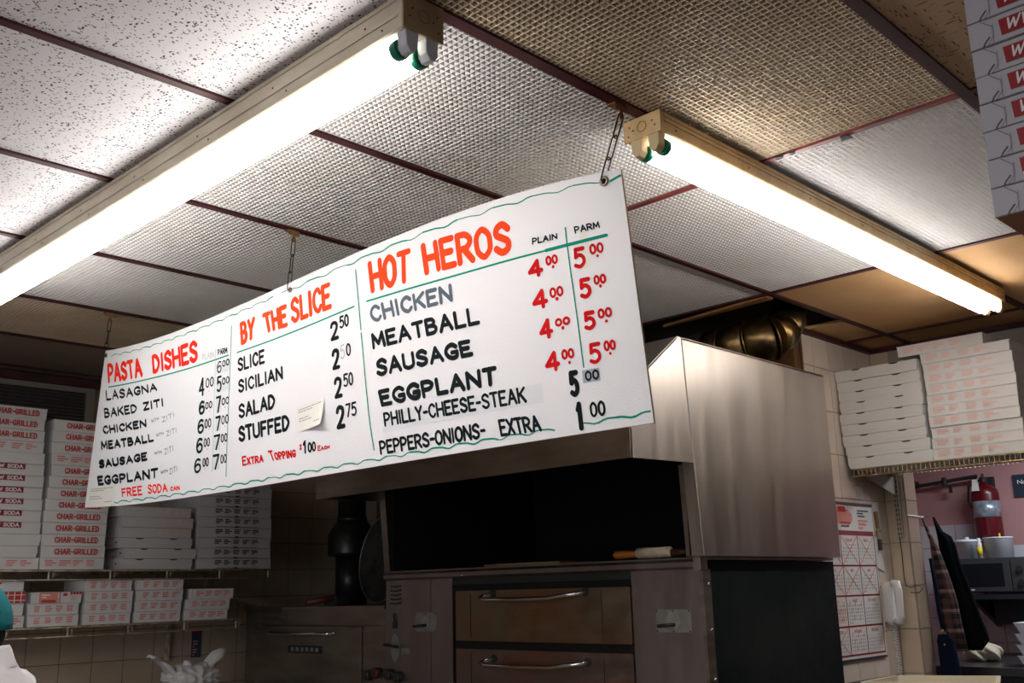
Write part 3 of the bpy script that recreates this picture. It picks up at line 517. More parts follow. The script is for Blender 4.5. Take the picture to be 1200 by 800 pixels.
for i in range(N):
    s0, s1 = i/N, (i+1)/N
    b.mi = 0; b.quad(SP(s0, 0), SP(s1, 0), SP(s1, 1), SP(s0, 1))
    b.mi = 1; b.quad(SP(s0, 0, -TH), SP(s0, 1, -TH), SP(s1, 1, -TH), SP(s1, 0, -TH)); b.quad(SP(s0, 1), SP(s1, 1), SP(s1, 1, -TH), SP(s0, 1, -TH)); b.quad(SP(s0, 0), SP(s0, 0, -TH), SP(s1, 0, -TH), SP(s1, 0))
b.quad(SP(0, 0), SP(0, 1), SP(0, 1, -TH), SP(0, 0, -TH)); b.quad(SP(1, 0), SP(1, 0, -TH), SP(1, 1, -TH), SP(1, 1))
b.build('panel', ['board_white', 'board_edge'], board)
def smap(a, bb, k, lift=.0007): return tuple(SP(a/LS, bb/HS, lift+k*2e-5))
cnt = 0
def sign_text(txt, q, wd, mt, sty):
    global cnt
    mb = MB(); mb.flat = True; k = 0; wd = wd*{0: 1.18, 1: 1.28, 2: 1.15}[sty]
    for pts, sm in strokes(txt, {0: .33, 1: .30, 2: .30}[sty], smallcaps=(sty == 2)):
        out = []
        n = 4 if not sm and len(txt) > 2 else 1
        for p in pts:
            u, v = p
            s = (q[0][0]*(1-u)+q[1][0]*u)*(1-v)+(q[3][0]*(1-u)+q[2][0]*u)*v
            t = (q[0][1]*(1-u)+q[1][1]*u)*(1-v)+(q[3][1]*(1-u)+q[2][1]*u)*v
            out.append((s*LS, t*HS))
        cx = sum(o_[0] for o_ in out)/len(out); j = random.uniform(-.04, .04)*wd if sty != 1 else 0
        # keep the brush inside the letter height
        ribbon(mb, [(o_[0]+j, o_[1]) for o_ in out], wd*random.uniform(.9, 1.08), smap, 6+k % 9); k += 1
    mb.build('lettering', 'paint_'+mt, board)
for txt, q, wd, mt, sty in DATA['TEXT']:
    # strokes are centred on the outline: pull the outline in by half a stroke
    cx = sum(p[0] for p in q)/4; cy = sum(p[1] for p in q)/4; hs = wd/LS*.55; ht = wd/HS*.55
    q2 = []
    for (s, t), (sx, sy) in zip(q, ((1, 1), (-1, 1), (-1, -1), (1, -1))): q2.append((s+sx*hs, t+sy*ht))
    if txt == '.': q2 = [(cx-.0001, cy-.002), (cx+.0001, cy-.002), (cx+.0001, cy+.002), (cx-.0001, cy+.002)]
    sign_text(txt, q2, wd, mt, sty)
for q, wd, mt in DATA['LINES']:
    mb = MB(); mb.flat = True; ribbon(mb, catmull([(s*LS, t*HS) for s, t in q], 6), wd, smap, 3); mb.build('ruled_line', 'paint_'+mt, board)
def wave(s0, s1, t0, t1, amp, wl, wd):
    mb = MB(); mb.flat = True; n = int((s1-s0)*LS/wl*8); pts = []
    for i in range(n+1):
        u = i/n; s = s0+(s1-s0)*u; ph = s*LS/wl*2*PI
        pts.append((s*LS, (t0+(t1-t0)*u)*HS+amp*(math.sin(ph)+.35*math.sin(ph*2+1))))
    # brush pressure varies along the line
    for a in range(0, n, 4): ribbon(mb, pts[a:a+5], wd*random.uniform(.65, 1.25), smap, 2)
    mb.build('wavy_border', 'paint_green', board)
wave(.003, .010, .962, .962, .001, .05, .004); wave(.026, .478, .962, .962, .0028, .085, .0030); wave(.497, .978, .961, .966, .0036, .125, .0036); wave(.988, .999, .957, .972, .0005, .1, .006)
wave(.055, .893, .024, .034, .0036, .088, .0036); wave(.923, .998, .036, .040, .0034, .10, .0042)
for i, (p, q) in enumerate(DATA['PATCH']):
    mb = MB(); mb.flat = True; (s0, t0), (s1, t1) = p, q
    mb.quad(*[SP(s, t, .0004+.00003*i) for s, t in ((s0, t0), (s1, t0), (s1, t1), (s0, t1))]) if i != len(DATA['PATCH'])-1 else [mb.quad(*[SP(s0+(s1-s0)*(j+dj)/8, t, .0004) for dj, t in ((0, t0), (1, t0), (1, t1), (0, t1))]) for j in range(8)]
    mb.build('price_sticker' if i != len(DATA['PATCH'])-1 else 'sticker_strip', 'patch_dark' if i == 10 else 'patch_faint' if i == 11 else 'patch_grey', board)
# stains
for (s, t0, t1, w_) in ((.951, .63, .80, .008),):
    mb = MB(); mb.flat = True; mb.quad(SP(s-w_/2, t0, .0003), SP(s+w_/2, t0, .0003), SP(s+w_/2, t1, .0003), SP(s-w_/2, t1, .0003)); mb.build('old_tape_mark', 'note_paper', board)
def note(q, lift, nm):
    mb = MB(); q = [Vector((s, t, 0)) for s, t in q]; n = 6
    t_ = SP(q[0].x, q[0].y, 0)
    for i in range(n):
        for j in range(n):
            def P(u, v, e=0):
                a = q[0].lerp(q[1], u); c = q[3].lerp(q[2], u); p = a.lerp(c, v); curl = lift*(u**2)*(1-v)**1.5*1.0+.0012
                return SP(p.x, p.y, curl+e)
            mb.quad(P(i/n, j/n), P((i+1)/n, j/n), P((i+1)/n, (j+1)/n), P(i/n, (j+1)/n))
    o = mb.build(nm, 'note_paper', board, smooth=True)
    tx = MB(); tx.flat = True; random.seed(3)
    for r, (u0, u1) in enumerate(((.12, .95), (.12, .62), None, (.12, .50), (.12, .60), (.68, .92)) if True else ()) if False else enumerate([(.08, .92), (.08, .60), None, (.08, .45), (.08, .55), (.66, .9)]) if False else []: pass
    rows = [(.86, .08, .92), (.77, .08, .60), (.50, .08, .45), (.40, .08, .55), (.22, .66, .92)]
    for v, u0, u1 in rows:
        u = u0
        while u < u1:
            w_ = random.uniform(.03, .09); e = min(u+w_, u1)
            def P(u, v):
                a = q[0].lerp(q[1], u); c = q[3].lerp(q[2], u); p = a.lerp(c, v); return SP(p.x, p.y, lift*(u**2)*(1-v)**1.5+.0017)
            tx.quad(P(u, v-.018), P(e, v-.018), P(e, v+.018), P(u, v+.018)); u = e+.02
    tx.build('small_print', 'paint_grey', o)
note(DATA['NOTE1'], .002, 'taped_note'); note(DATA['NOTE2'], .02, 'curled_note')
# grommets and chains
ceilpts = [(1.775, 1.36), (1.69, 2.60), (1.683, 3.88)]
names = ['black link chain holding the right end of the menu board', 'rusty thin link chain holding the middle of the menu board', 'black link chain holding the left end of the menu board']
for k, ((s, t), (cx, cy)) in enumerate(zip(DATA['GROM'], ceilpts)):
    g = SP(s, t, 0); R = (.0125, .008, .008)[k]
    MB()._lat(g+Vector((-.0035, 0, 0)), [(R*.55, 0), (R*.7, -.002), (R, -.001), (R, .003), (R*.55, .003), (R*.55, 0)], 20, Vector((1, 0, 0))).build('grommet', 'grommet', board, smooth=True)
    MB()._lat(g+Vector((-.0012, 0, 0)), [(R*.6, 0), (R*.6, .0005)], 14, Vector((1, 0, 0))).build('grommet_hole', 'slot_dark', board)
    topp = Vector((cx, cy, CZ-.006)); c = thing('hanging_chain', topp, names[k], 'chain', 'chains carrying the menu board')
    # clip on the grid bar
    h = MB(); h.box(cx-.02, cx+.02, cy-.013, cy-.0115, CZ-.022, CZ-.0045); h.box(cx-.02, cx+.02, cy-.013, cy+.013, CZ-.0065, CZ-.0045)
    h.box(cx-.006, cx+.006, cy-.0145, cy-.013, CZ-.045, CZ-.005)
    h.build('grid_clip', 'rust', c)
    a = topp+Vector((0, -.0135, -.028)); e = g+Vector((-.006, 0, 0)); e2 = Vector((e.x, e.y, e.z))
    nl = 3; tot = (a-e).length; d = (e-a).normalized(); ll = tot/nl+.006
    for i in range(nl):
        p0 = a+d*(tot/nl*i-.003); p1 = p0+d*ll; mid = (p0+p1)/2; side = d.cross(Vector((0, 1, 0) if i % 2 == 0 else (1, 0, 0))).normalized()
        w_ = .0085 if k == 0 else .0065; pts = []
        for j in range(16):
            an = 2*PI*j/16; ca, sa = math.cos(an), math.sin(an); ext = (ll/2-w_)*(1 if ca > 0 else -1)
            pts.append(mid+d*(ext+ca*w_)+side*sa*w_)
        MB().tube(pts, .0020 if k == 0 else .0016, 6, closed=True).build('chain_link', 'chain_black' if k != 1 else 'chain_black', c, smooth=True)

# ================================================================== PIZZA BOXES
def text_blocks(mb, x0, x1, z0, z1, n, front, rng, rows=3, ax='x'):
    """rows of tiny illegible print in n groups on a box front; front(a,z)->point"""
    wd = (x1-x0)/n
    for g in range(n):
        for r in range(rows):
            L = rng.uniform(.45, .85)*wd if r < rows-1 else rng.uniform(.3, .6)*wd
            a = x0+g*wd+rng.uniform(0, .06)*wd; z = z1-(z1-z0)*(r+.5)/rows-(z1-z0)*.05*g*0; h = (z1-z0)/rows*.30
            mb.quad(front(a, z-h), front(a+L, z-h), front(a+L, z+h), front(a, z+h))
def box_meshes(key, W, D, H, style):
    """front face on y=0 looking to -y, x 0..W, z 0..H"""
    t = .003; r = []
    hh = H*.97
    b = MB(); b.prism([(.0035, 0), (W-.0035, 0), (W-.0015, hh-.003), (.0015, hh-.003)], .002, D-.002, 1)     # tray with walls leaning out
    r.append(('tray', b.mesh('tray', CARD[style[0]]), None))
    l = MB(); l.box(0, W, 0, D, hh-.003, hh)
    l.box(0, W, -.0006, .001, hh*.30, hh-.003) if style[1] in ('notch', 'plain2') else None
    for sx in (0, 1): l.box(sx*W-.0006+sx*.0002, sx*W+.0004, .004, D*.96, hh*.32, hh-.003) if style[1] in ('notch',) else None
    r.append(('lid', l.mesh('lid', CARD[style[0]]), None))
    rng = random.Random(hash(key) % 1000 if False else len(key)*7+int(W*1000)+int(H*10000)); F = lambda a, z: (a, -.0009, z)
    st = style[1]
    if st == 'notch':
        n = MB()
        for cx in (W*.27, W*.73):
            n.ngon([(cx+math.cos(PI+PI*j/8)*.022, -.0010, hh-.0005+math.sin(PI+PI*j/8)*.0065) for j in range(9)])
        r.append(('thumb_notch', n.mesh('thumb_notch', 'slot_dark'), None))
        tb = MB(); tb.ngon([(-.0009, .03+.012*math.cos(PI*j/8), H*.45+.008*math.sin(PI*j/8)) for j in range(9)]); r.append(('side_slot', tb.mesh('side_slot', 'print_black'), None))
    elif st == 'char':
        n = MB(); n.flat = True; plane_text(n, 'CHAR-GRILLED', (W*.21, -.0008, H*.30), (1, 0, 0), (0, 0, 1), W*.66, H*.42, H*.098, (0, -1, 0), serif=True, gap=.38); r.append(('printed_lettering', n.mesh('printed_lettering', 'print_red'), None))
    elif st == 'soda':
        n = MB(); n.quad(F(W*.10, H*.50), F(W*.70, H*.50), F(W*.70, H*.97), F(W*.10, H*.97)); r.append(('printed_band', n.mesh('printed_band', 'print_dark_red2'), None))
        n = MB(); n.flat = True; plane_text(n, 'NEW SODA', (W*.20, -.0014, H*.60), (1, 0, 0), (0, 0, 1), W*.46, H*.27, H*.075, (0, -1, 0)); r.append(('printed_lettering', n.mesh('printed_lettering', 'print_white'), None))
    elif st in ('faded', 'faded4', 'small', 'pale4'):
        n = MB(); n.flat = True; a, e = {'faded': (.52, .97), 'faded4': (.08, .92), 'small': (.12, .95), 'pale4': (.06, .80)}[st]
        text_blocks(n, W*a, W*e, H*.25, H*.82, 4, F, rng); r.append(('printed_text', n.mesh('printed_text', 'print_pale' if st in ('pale4', 'faded') else 'print_faded'), None))
    elif st == 'black':
        n = MB(); n.flat = True; text_blocks(n, W*.22, W*.85, H*.38, H*.86, 5, F, rng, 3)
        n.quad(F(W*.24, H*.055), F(W*.80, H*.055), F(W*.80, H*.10), F(W*.24, H*.10))
        n.ngon([(W*.51+math.cos(PI*j/8)*.014, -.0011, .0005+math.sin(PI*j/8)*.009) for j in range(9)]); r.append(('printed_text', n.mesh('printed_text', 'print_black'), None))
    elif st == 'check':
        n = MB(); n.quad(F(W*.2, H*.04), F(W, H*.04), F(W, H*.96), F(W*.2, H*.96)); r.append(('red_panel', n.mesh('red_panel', 'print_red'), None))
        n = MB()
        for q in range(6): n.quad((W*(.2+.14*q), -.0013, H*.04), (W*(.2+.14*q)+.004, -.0013, H*.04), (W*(.2+.14*q)+.004, -.0013, H*.96), (W*(.2+.14*q), -.0013, H*.96))
        for z in (.22, .66): n.quad((W*.2, -.0013, H*z), (W, -.0013, H*z), (W, -.0013, H*z+.003), (W*.2, -.0013, H*z+.003))
        r.append(('check_lines', n.mesh('check_lines', 'print_white'), None))
    elif st == 'redlabel':
        n = MB(); n.quad(F(W*.16, H*.05), F(W*.52, H*.05), F(W*.52, H*.95), F(W*.16, H*.95)); r.append(('pink_panel', n.mesh('pink_panel', 'print_faded'), None))
        n = MB(); n.ngon([(W*(.34+.14*x), -.0013, H*(.07+.22*z)) for x, z in ((-1, 0), (1, 0), (1, .7), (.8, 1), (-.8, 1), (-1, .7))])
        n.quad(*[(W*x, -.0013, H*z) for x, z in ((.62, .62), (.70, .62), (.70, .84), (.62, .84))])
        for q in range(4): n.quad(*[(W*(.76+.06*q+x), -.0013, H*z) for x, z in ((0, .74), (.045, .74), (.045, .97), (0, .97))])
        n.quad(*[(W*x, -.0013, H*z) for x, z in ((.55, .03), (.565, .03), (.565, .97), (.55, .97))]); r.append(('red_print', n.mesh('red_print', 'print_red'), None))
        n = MB(); n.flat = True; text_blocks(n, W*.20, W*.48, H*.42, H*.82, 1, lambda a, z: (a, -.0014, z), rng, 2); r.append(('white_print', n.mesh('white_print', 'print_white'), None))
        n = MB(); n.flat = True; text_blocks(n, W*.76, W*.98, H*.2, H*.6, 1, F, rng, 3); r.append(('small_print', n.mesh('small_print', 'print_pale'), None))
    elif st == 'redline':
        n = MB(); n.flat = True; text_blocks(n, W*.2, W*.6, H*.3, H*.8, 1, F, rng, 2); r.append(('printed_text', n.mesh('printed_text', 'print_red'), None))
    return r
CARD = dict(w='card_white', g='card_grey', l='card_lilac')

bm_cache = {}
ORD = ['top', 'second from top', 'third from top', 'fourth from top', 'fifth from top', 'sixth from top', 'seventh from top', 'eighth from top', 'ninth from top', 'tenth from top', 'eleventh from top', 'twelfth from top', 'thirteenth from top', 'bottom']
def place_boxes(rows, front, D, styles, desc, where, group, facing='y', W0=None):
    """rows: (a0,a1,z0,z1) top to bottom; facing 'y' -> front looks to -y; 'x' -> front looks to -x, a runs towards -y"""
    n = len(rows); zb = rows[-1][2]+(.002 if facing == 'x' else 0); zt = rows[0][3]+(.002 if facing == 'x' else 0); Hm = (zt-zb)/n
    for i, (a0, a1, z0, z1) in enumerate(rows):
        W = W0 or round(abs(a1-a0), 3); st = styles[i] if isinstance(styles, list) else styles
        H = Hm; z = zb+Hm*(n-1-i)
        key = (st, round(W, 2), round(D, 2), round(H, 4))
        if key not in bm_cache: bm_cache[key] = box_meshes(str(key), round(W, 2), D, H, st)
        o_ = 'bottom' if i == n-1 else ORD[i]
        look = {'char': 'white pizza box lettered CHAR-GRILLED in red', 'soda': 'white pizza box with red soda band', 'faded': 'white pizza box with faded red print', 'faded4': 'white pizza box with faded red print', 'pale4': 'white pizza box with faded red print', 'small': 'small white pizza box with red print', 'black': 'white pizza box with black print', 'notch': 'plain white pizza box with thumb notches', 'plain': 'plain white pizza box', 'check': 'small pizza box with red checkered label', 'redlabel': 'small pizza box with bold red label', 'redline': 'small white pizza box with red script', 'plain2': 'plain white pizza box'}[st[1]]
        if facing == 'y': loc = (a0, front+random.uniform(-.004, .006), z)
        else: loc = (front+random.uniform(-.004, .006), a0, z)
        t = thing('pizza_box', loc, f'{look}, {o_} {where}', 'pizza box', group)
        if facing == 'x': t.rotation_euler = (0, 0, -PI/2)
        for nm, me, _ in bm_cache[key]:
            o = bpy.data.objects.new(nm, me); COL.objects.link(o); o.parent = t
            if nm in ('printed_text', 'small_print', 'check_lines', 'red_print'): o['kind'] = 'stuff'
A = [[1.538,1.833,2.31,2.371],[1.531,1.825,2.263,2.309],[1.536,1.829,2.215,2.263],[1.537,1.83,2.164,2.214],[1.542,1.835,2.107,2.164],[1.544,1.835,2.053,2.107],[1.547,1.838,2.0,2.053],[1.548,1.839,1.947,2.0],[1.55,1.84,1.891,1.947],[1.549,1.837,1.838,1.891],[1.55,1.838,1.784,1.838],[1.553,1.84,1.734,1.784],[1.543,1.829,1.686,1.734],[1.555,1.841,1.642,1.686]]
B_ = [[1.86,2.162,2.272,2.329],[1.859,2.162,2.214,2.271],[1.859,2.162,2.162,2.214],[1.863,2.165,2.109,2.162],[1.867,2.165,2.057,2.109],[1.86,2.161,2.001,2.057],[1.857,2.161,1.945,2.001],[1.851,2.152,1.886,1.945],[1.845,2.141,1.839,1.886],[1.847,2.143,1.788,1.839],[1.846,2.143,1.738,1.788],[1.848,2.146,1.687,1.738],[1.846,2.146,1.642,1.687]]
C_ = [[2.199,2.604,1.891,1.941],[2.211,2.612,1.841,1.891],[2.206,2.61,1.792,1.841],[2.209,2.603,1.738,1.792],[2.234,2.63,1.685,1.738],[2.212,2.609,1.642,1.685]]
D_ = [[2.611,3.065,2.11,2.165],[2.611,3.065,2.056,2.11],[2.614,3.067,1.998,2.056],[2.616,3.053,1.949,1.998],[2.614,3.05,1.896,1.949],[2.617,3.047,1.843,1.896],[2.619,3.043,1.795,1.843],[2.618,3.045,1.743,1.795],[2.62,3.042,1.688,1.743],[2.619,3.039,1.642,1.688]]
g = 'pizza boxes stacked on the upper left wire shelf'
c1, c2 = ('w', 'char'), ('w', 'soda')
place_boxes(A, 4.80, .30, [c1, c1, c1, ('w', 'faded4'), ('w', 'plain')]+[c2]*6+[('w', 'plain2'), ('w', 'plain2'), ('w', 'faded4')], '', 'of leftmost upper-shelf stack', g, W0=.29)
place_boxes(B_, 4.80, .30, [c1, c1, c1, ('w', 'faded4')]+[c1]*8+[('w', 'faded4')], '', 'of second upper-shelf stack from left', g, W0=.30)
place_boxes(C_, 4.80, .40, [('g', 'faded')]*3+[('g', 'notch')]*3, '', 'of six-box stack below the board', g, W0=.38)
place_boxes(D_, 4.80, .42, ('g', 'black'), '', 'of darkest upper-shelf stack', g, W0=.43)
g = 'small pizza boxes on the lower left wire shelf'
s1 = ('w', 'small')
place_boxes([[1.591,1.802,1.548,1.60],[1.596,1.807,1.497,1.548],[1.597,1.803,1.444,1.497],[1.602,1.807,1.392,1.444]], 4.80, .24, [('w', 'redline'), ('w', 'check'), ('w', 'plain'), s1], '', 'of stack behind the teal cap', g, W0=.205)
place_boxes([[1.823,2.067,1.494,1.543],[1.814,2.053,1.442,1.491],[1.814,2.053,1.392,1.442]], 4.80, .24, [('w', 'redlabel'), s1, s1], '', 'of three-box stack beside the cap', g, W0=.235)
place_boxes([[2.062,2.303,1.543,1.593],[2.066,2.302,1.492,1.543],[2.064,2.297,1.442,1.492],[2.062,2.297,1.392,1.442]], 4.80, .24, s1, '', 'of middle lower-shelf stack', g, W0=.235)
place_boxes([[2.313,2.573,1.546,1.594],[2.314,2.56,1.494,1.546],[2.309,2.551,1.440,1.49],[2.307,2.55,1.392,1.442]], 4.80, .24, s1, '', 'of fourth lower-shelf stack from left', g, W0=.240)
place_boxes([[2.594,2.837,1.496,1.546],[2.574,2.82,1.442,1.496],[2.568,2.812,1.393,1.442]], 4.80, .24, s1, '', 'of lower-shelf stack at right end', g, W0=.245)
g = 'pizza boxes stacked on the wire shelf at right'
J = [[2.196,1.809,2.401,2.453],[2.193,1.81,2.346,2.4],[2.19,1.804,2.297,2.345],[2.187,1.801,2.242,2.295],[2.18,1.793,2.195,2.24],[2.176,1.793,2.143,2.194],[2.176,1.789,2.093,2.142],[2.164,1.787,2.046,2.091],[2.159,1.785,1.997,2.045]]
K = [[1.77,1.399,2.418,2.468],[1.765,1.395,2.369,2.416],[1.763,1.388,2.319,2.368],[1.761,1.384,2.268,2.318],[1.764,1.38,2.221,2.267],[1.764,1.379,2.176,2.22],[1.764,1.382,2.129,2.175],[1.762,1.381,2.084,2.128],[1.764,1.384,2.038,2.083],[1.766,1.383,1.997,2.037]]
J = [[a-.006-(.015 if i < 4 else .0), b, c, d] for i, (a, b, c, d) in enumerate(J)]
place_boxes(J, 4.40, .385, ('w', 'notch'), '', 'of plain right-hand stack', g, 'x', W0=.385)
place_boxes(K, 4.40, .385, ('w', 'pale4'), '', 'of taller right-hand stack', g, 'x', W0=.375)
key = (('w', 'faded4'), .38, .38, .05)
t = thing('pizza_box', (4.41, 1.872, 2.4725), 'white pizza box lying askew on top of the tall printed stack', 'pizza box', g); t.rotation_euler = (0, 0, -PI/2+.015)
for nm, me, _ in box_meshes('x', .375, .38, .05, ('w', 'pale4')):
    o = bpy.data.objects.new(nm, me); COL.objects.link(o); o.parent = t
# the near stack with the printed web address, upper right corner of the view
WB = .0446
def web_meshes():
    W, D, H = .42, .42, WB; r = []; h = H-.0008
    b = MB(); b.box(.0008, W-.0008, .0008, D, 0, h); r.append(('tray', b.mesh('tray', ['card_kraft_w'])))
    b = MB(); b.quad((0.001, .001, -.0004), (W, .001, -.0004), (W, D, -.0004), (.001, D, -.0004)); r.append(('kraft_bottom', b.mesh('kraft_bottom', 'card_kraft')))
    b = MB(); b.prism([(0, 0), (.024, .0), (.035, H*.32), (.035, H*.74), (.024, h), (0, h)], -.0006, .0006, 1); r.append(('corner_flap', b.mesh('corner_flap', 'card_lilac')))
    b = MB(); b.flat = True
    P = lambda a, bb, k: (a, -.0011, bb)
    ribbon(b, catmull([(.019, .001), (.022, .006), (.029, .013)], 4), .0022, P, 0); ribbon(b, [(.0185, h-.001), (.034, H*.66)], .0009, P, 0); ribbon(b, [(.034, H*.66), (.034, H*.05)], .0005, P, 0)
    ribbon(b, [(0, .0006), (W, .0006)], .0011, P, 0); r.append(('fold_lines', b.mesh('fold_lines', 'print_black')))
    b = MB(); b.prism([(.046, H*.22), (.20, H*.22), (.20, H*.80), (.044, H*.80)], -.0009, .0002, 1); r.append(('red_band', b.mesh('red_band', 'print_dark_red')))
    b = MB(); b.flat = True; plane_text(b, 'www.', (.054, -.0010, H*.36), (1, 0, 0), (0, 0, 1), .066, H*.56, .0030, (0, -1, 0), slant=.25); r.append(('printed_lettering', b.mesh('printed_lettering', 'print_white')))
    return r

wm = web_meshes(); NW = 11
for i in range(NW):
    zi = 2.010+WB*i; dx = [0, .0, .0, .001, 0, .002, 0, 0, .001, 0, 0][i]; dyy = [0, .0, -.002, .0, -.001, 0, 0, 0, 0, 0, 0][i]
    pos = 'bottom' if i == 0 else ['', 'second', 'third', 'fourth', 'fifth', 'sixth', 'seventh', 'eighth', 'ninth', 'tenth', 'eleventh'][i]+' from bottom'
    t = thing('pizza_box', (1.5+dx, .468+dyy, zi), f'lilac-white pizza box with red www band, {pos} of near corner stack', 'pizza box', 'boxes with a red web address band, near upper right')
    t.rotation_euler = (0, 0, -PI/2)
    for nm, me in wm: o = bpy.data.objects.new(nm, me); COL.objects.link(o); o.parent = t
# shelf that carries them
t = thing('box_rack', (1.7, .3, 2.0), 'wall rack carrying the near corner box stack, only its chrome tip visible', 'rack')
BX(1.56, 1.94, -.30, .345, 1.985, 2.0092).build('deck', 'chrome', t); b = MB(); b.tube([(1.478, .408, 2.015), (1.478, .408, 2.058)], .008, 10); b.build('post_cap', 'chrome', t); MB().tube([(1.478, .408, 1.90), (1.478, .408, 2.015)], .008, 10).build('post', 'wood_pale', t); BX(1.470, 1.56, -.30, .400, 1.955, 1.985).build('front_rail', 'wood_pale', t)
for y in (-.25, .25): MB().tube([(1.93, y, 2.0), (1.93, y, 0.0)], .012, 8).build('leg', 'chrome', t)
# ================================================================== WIRE SHELVES
def wire_shelf(x0, x1, yf, yb, z, label, legs):
    t = thing('wire_shelf', ((x0+x1)/2, yf, z), label, 'shelf', 'wire shelves on the left wall')
    MB().tube([(x0, yf, z), (x1, yf, z)], .0042, 8).build('front_rail', 'shelf_wire', t, smooth=True)
    MB().tube([(x0, yf, z-.040), (x1, yf, z-.040)], .0035, 8).build('front_rail', 'shelf_wire', t, smooth=True)
    MB().tube([(x0, yb, z), (x1, yb, z)], .004, 8).build('back_rail', 'shelf_wire', t)
    n = int((x1-x0)/.285)
    for i in range(n+1):
        x = x1-.012-i*.285; MB().tube([(x, yf, z), (x, yf, z-.040)], .0045, 8).build('upright', 'shelf_wire', t)
        MB().hexa([(x+.02, yf+.01, z-.006), (x+.025, yf+.01, z-.006), (x+.105, yf+.12, z-.006), (x+.10, yf+.12, z-.006), (x+.02, yf+.01, z-.03), (x+.025, yf+.01, z-.03), (x+.105, yf+.12, z-.008), (x+.10, yf+.12, z-.008)]).build('brace', 'shelf_wire', t)
    b = MB(); k = int((x1-x0)/.022)
    for i in range(k+1): x = x0+i*(x1-x0)/k; b.tube([(x, yf, z+.0045), (x, yb, z+.0045)], .0022, 5, caps=False)
    stuff(b.build('deck_wires', 'shelf_wire', t))
    for x in legs: BX(x-.008, x+.008, yb-.012, yb+.012, z-.20, z-.006).build('wall_bracket', 'shelf_wire', t)
    return t
wire_shelf(.7, 3.04, 4.79, 5.215, 1.635, 'upper wire shelf on the left wall, carrying the tall pizza box stacks', (1.3, 2.9))
wire_shelf(.7, 2.86, 4.79, 5.215, 1.385, 'lower wire shelf on the left wall, carrying the small pizza boxes', (1.3, 2.7))
# right shelf, seen edge-on with its close grid front
t = thing('wire_shelf', (4.4, 1.7, 1.99), 'brass-coloured wire shelf on the right wall under the white box stacks', 'shelf')
for z, r in ((1.992, .0035), (1.962, .0045)):
    MB().tube([(4.385, .9, z), (4.385, 2.13, z), (4.78, 2.13, z)], r, 8).build('rail', 'brass_wire', t, smooth=True)
for i in range(60):
    y = 2.122-i*.0205; MB().tube([(4.385, y, 1.962), (4.385, y, 1.992)], .0016, 5, caps=False).build('grid_wire', 'brass_wire', t)
b = MB()
for i in range(60): y = 2.122-i*.0205; b.tube([(4.385, y, 1.993), (4.79, y, 1.993)], .0016, 5, caps=False)
stuff(b.build('deck_wires', 'brass_wire', t))
b = MB().prism([(4.40, 1.985), (4.79, 1.985), (4.79, 1.90), (4.75, 1.90)], 2.112, 2.116, 1); b.build('bracket', 'plaster', t)
b = BX(4.779, 4.797, 2.102, 2.127, 1.70, 2.0); b.build('slotted_standard', 'plaster', t)
b = MB()
for i in range(12): b.box(4.7775, 4.779, 2.106, 2.110, 1.71+i*.022, 1.722+i*.022); b.box(4.7775, 4.779, 2.118, 2.122, 1.71+i*.022, 1.722+i*.022)
b.build('slots', 'slot_dark', t)
for y in (1.05,): BX(4.78, 4.797, y-.012, y+.012, 1.86, 2.0).build('bracket', 'plaster', t)

# louvred vent on left wall above boxes
t = thing('wall_vent', (1.9, 5.22, 2.35), 'dark louvred vent grille high on the left wall behind the boxes', 'vent')
for p in ((.6, 2.21, 5.195, 5.228, 2.545, 2.572), (2.165, 2.21, 5.195, 5.228, 2.16, 2.545), (.6, 2.165, 5.195, 5.228, 2.16, 2.19)): BX(*p).build('frame', 'louver_frame', t)
BX(.6, 2.165, 5.222, 5.228, 2.19, 2.545).build('backing', 'slot_dark', t)
b = MB()
for i in range(20): z = 2.197+i*.0175; b.hexa([(.6, 5.20, z), (2.165, 5.20, z), (2.165, 5.221, z+.008), (.6, 5.221, z+.008), (.6, 5.20, z+.003), (2.165, 5.20, z+.003), (2.165, 5.221, z+.011), (.6, 5.221, z+.011)])
stuff(b.build('louvre_blades', 'louver', t))

# ================================================================== FRONT DECK OVEN
OX, OY0, OY1, OXB, OZ = 3.01, 2.04, 3.77, 3.95, 1.59
t = thing('deck_oven', (3.45, 2.9, 0), 'large stainless double-deck pizza oven with black side panel under the hood', 'oven', 'deck ovens along the back')
b = MB(); b.box(OX+.02, OXB, OY0+.012, OY1, .12, OZ-.012)
b.build('carcass', 'steel_dull', t)
BX(OX-.012, OXB, OY0, OY1, OZ-.004, OZ+.006).build('top_sheet', 'steel_dull', t)
b = MB().prism([(OX-.006, OZ-.034), (OX-.016, OZ-.026), (OX-.018, OZ-.010), (OX-.012, OZ+.0), (OX-.008, OZ-.004), (OX+.02, OZ-.004), (OX+.02, OZ-.034)], OY0+.006, OY1, 1); b.build('front_lip', 'steel_oven', t)
BX(OX-.019, OX+.03, OY0-.003, OY0+.028, OZ-.040, OZ+.007).build('corner_cap', 'steel_hood', t, bevel=.004)
BX(OX+.045, OXB, OY0+.002, OY0+.012, .12, OZ-.008).build('side_panel', 'panel_black', t)['label'] = 'black painted side panel'
BX(OX-.002, OX+.045, OY0, OY0+.013, .12, OZ-.036).build('corner_strip', 'steel_dull', t)
for z in (1.505, 1.352, 1.19): MB()._lat(Vector((OX+.030, OY0-.003, z)), [(.002, -.0015), (.0055, 0), (.0055, .003)], 12, Vector((0, 1, 0))).build('rivet', 'chrome', t, smooth=True)
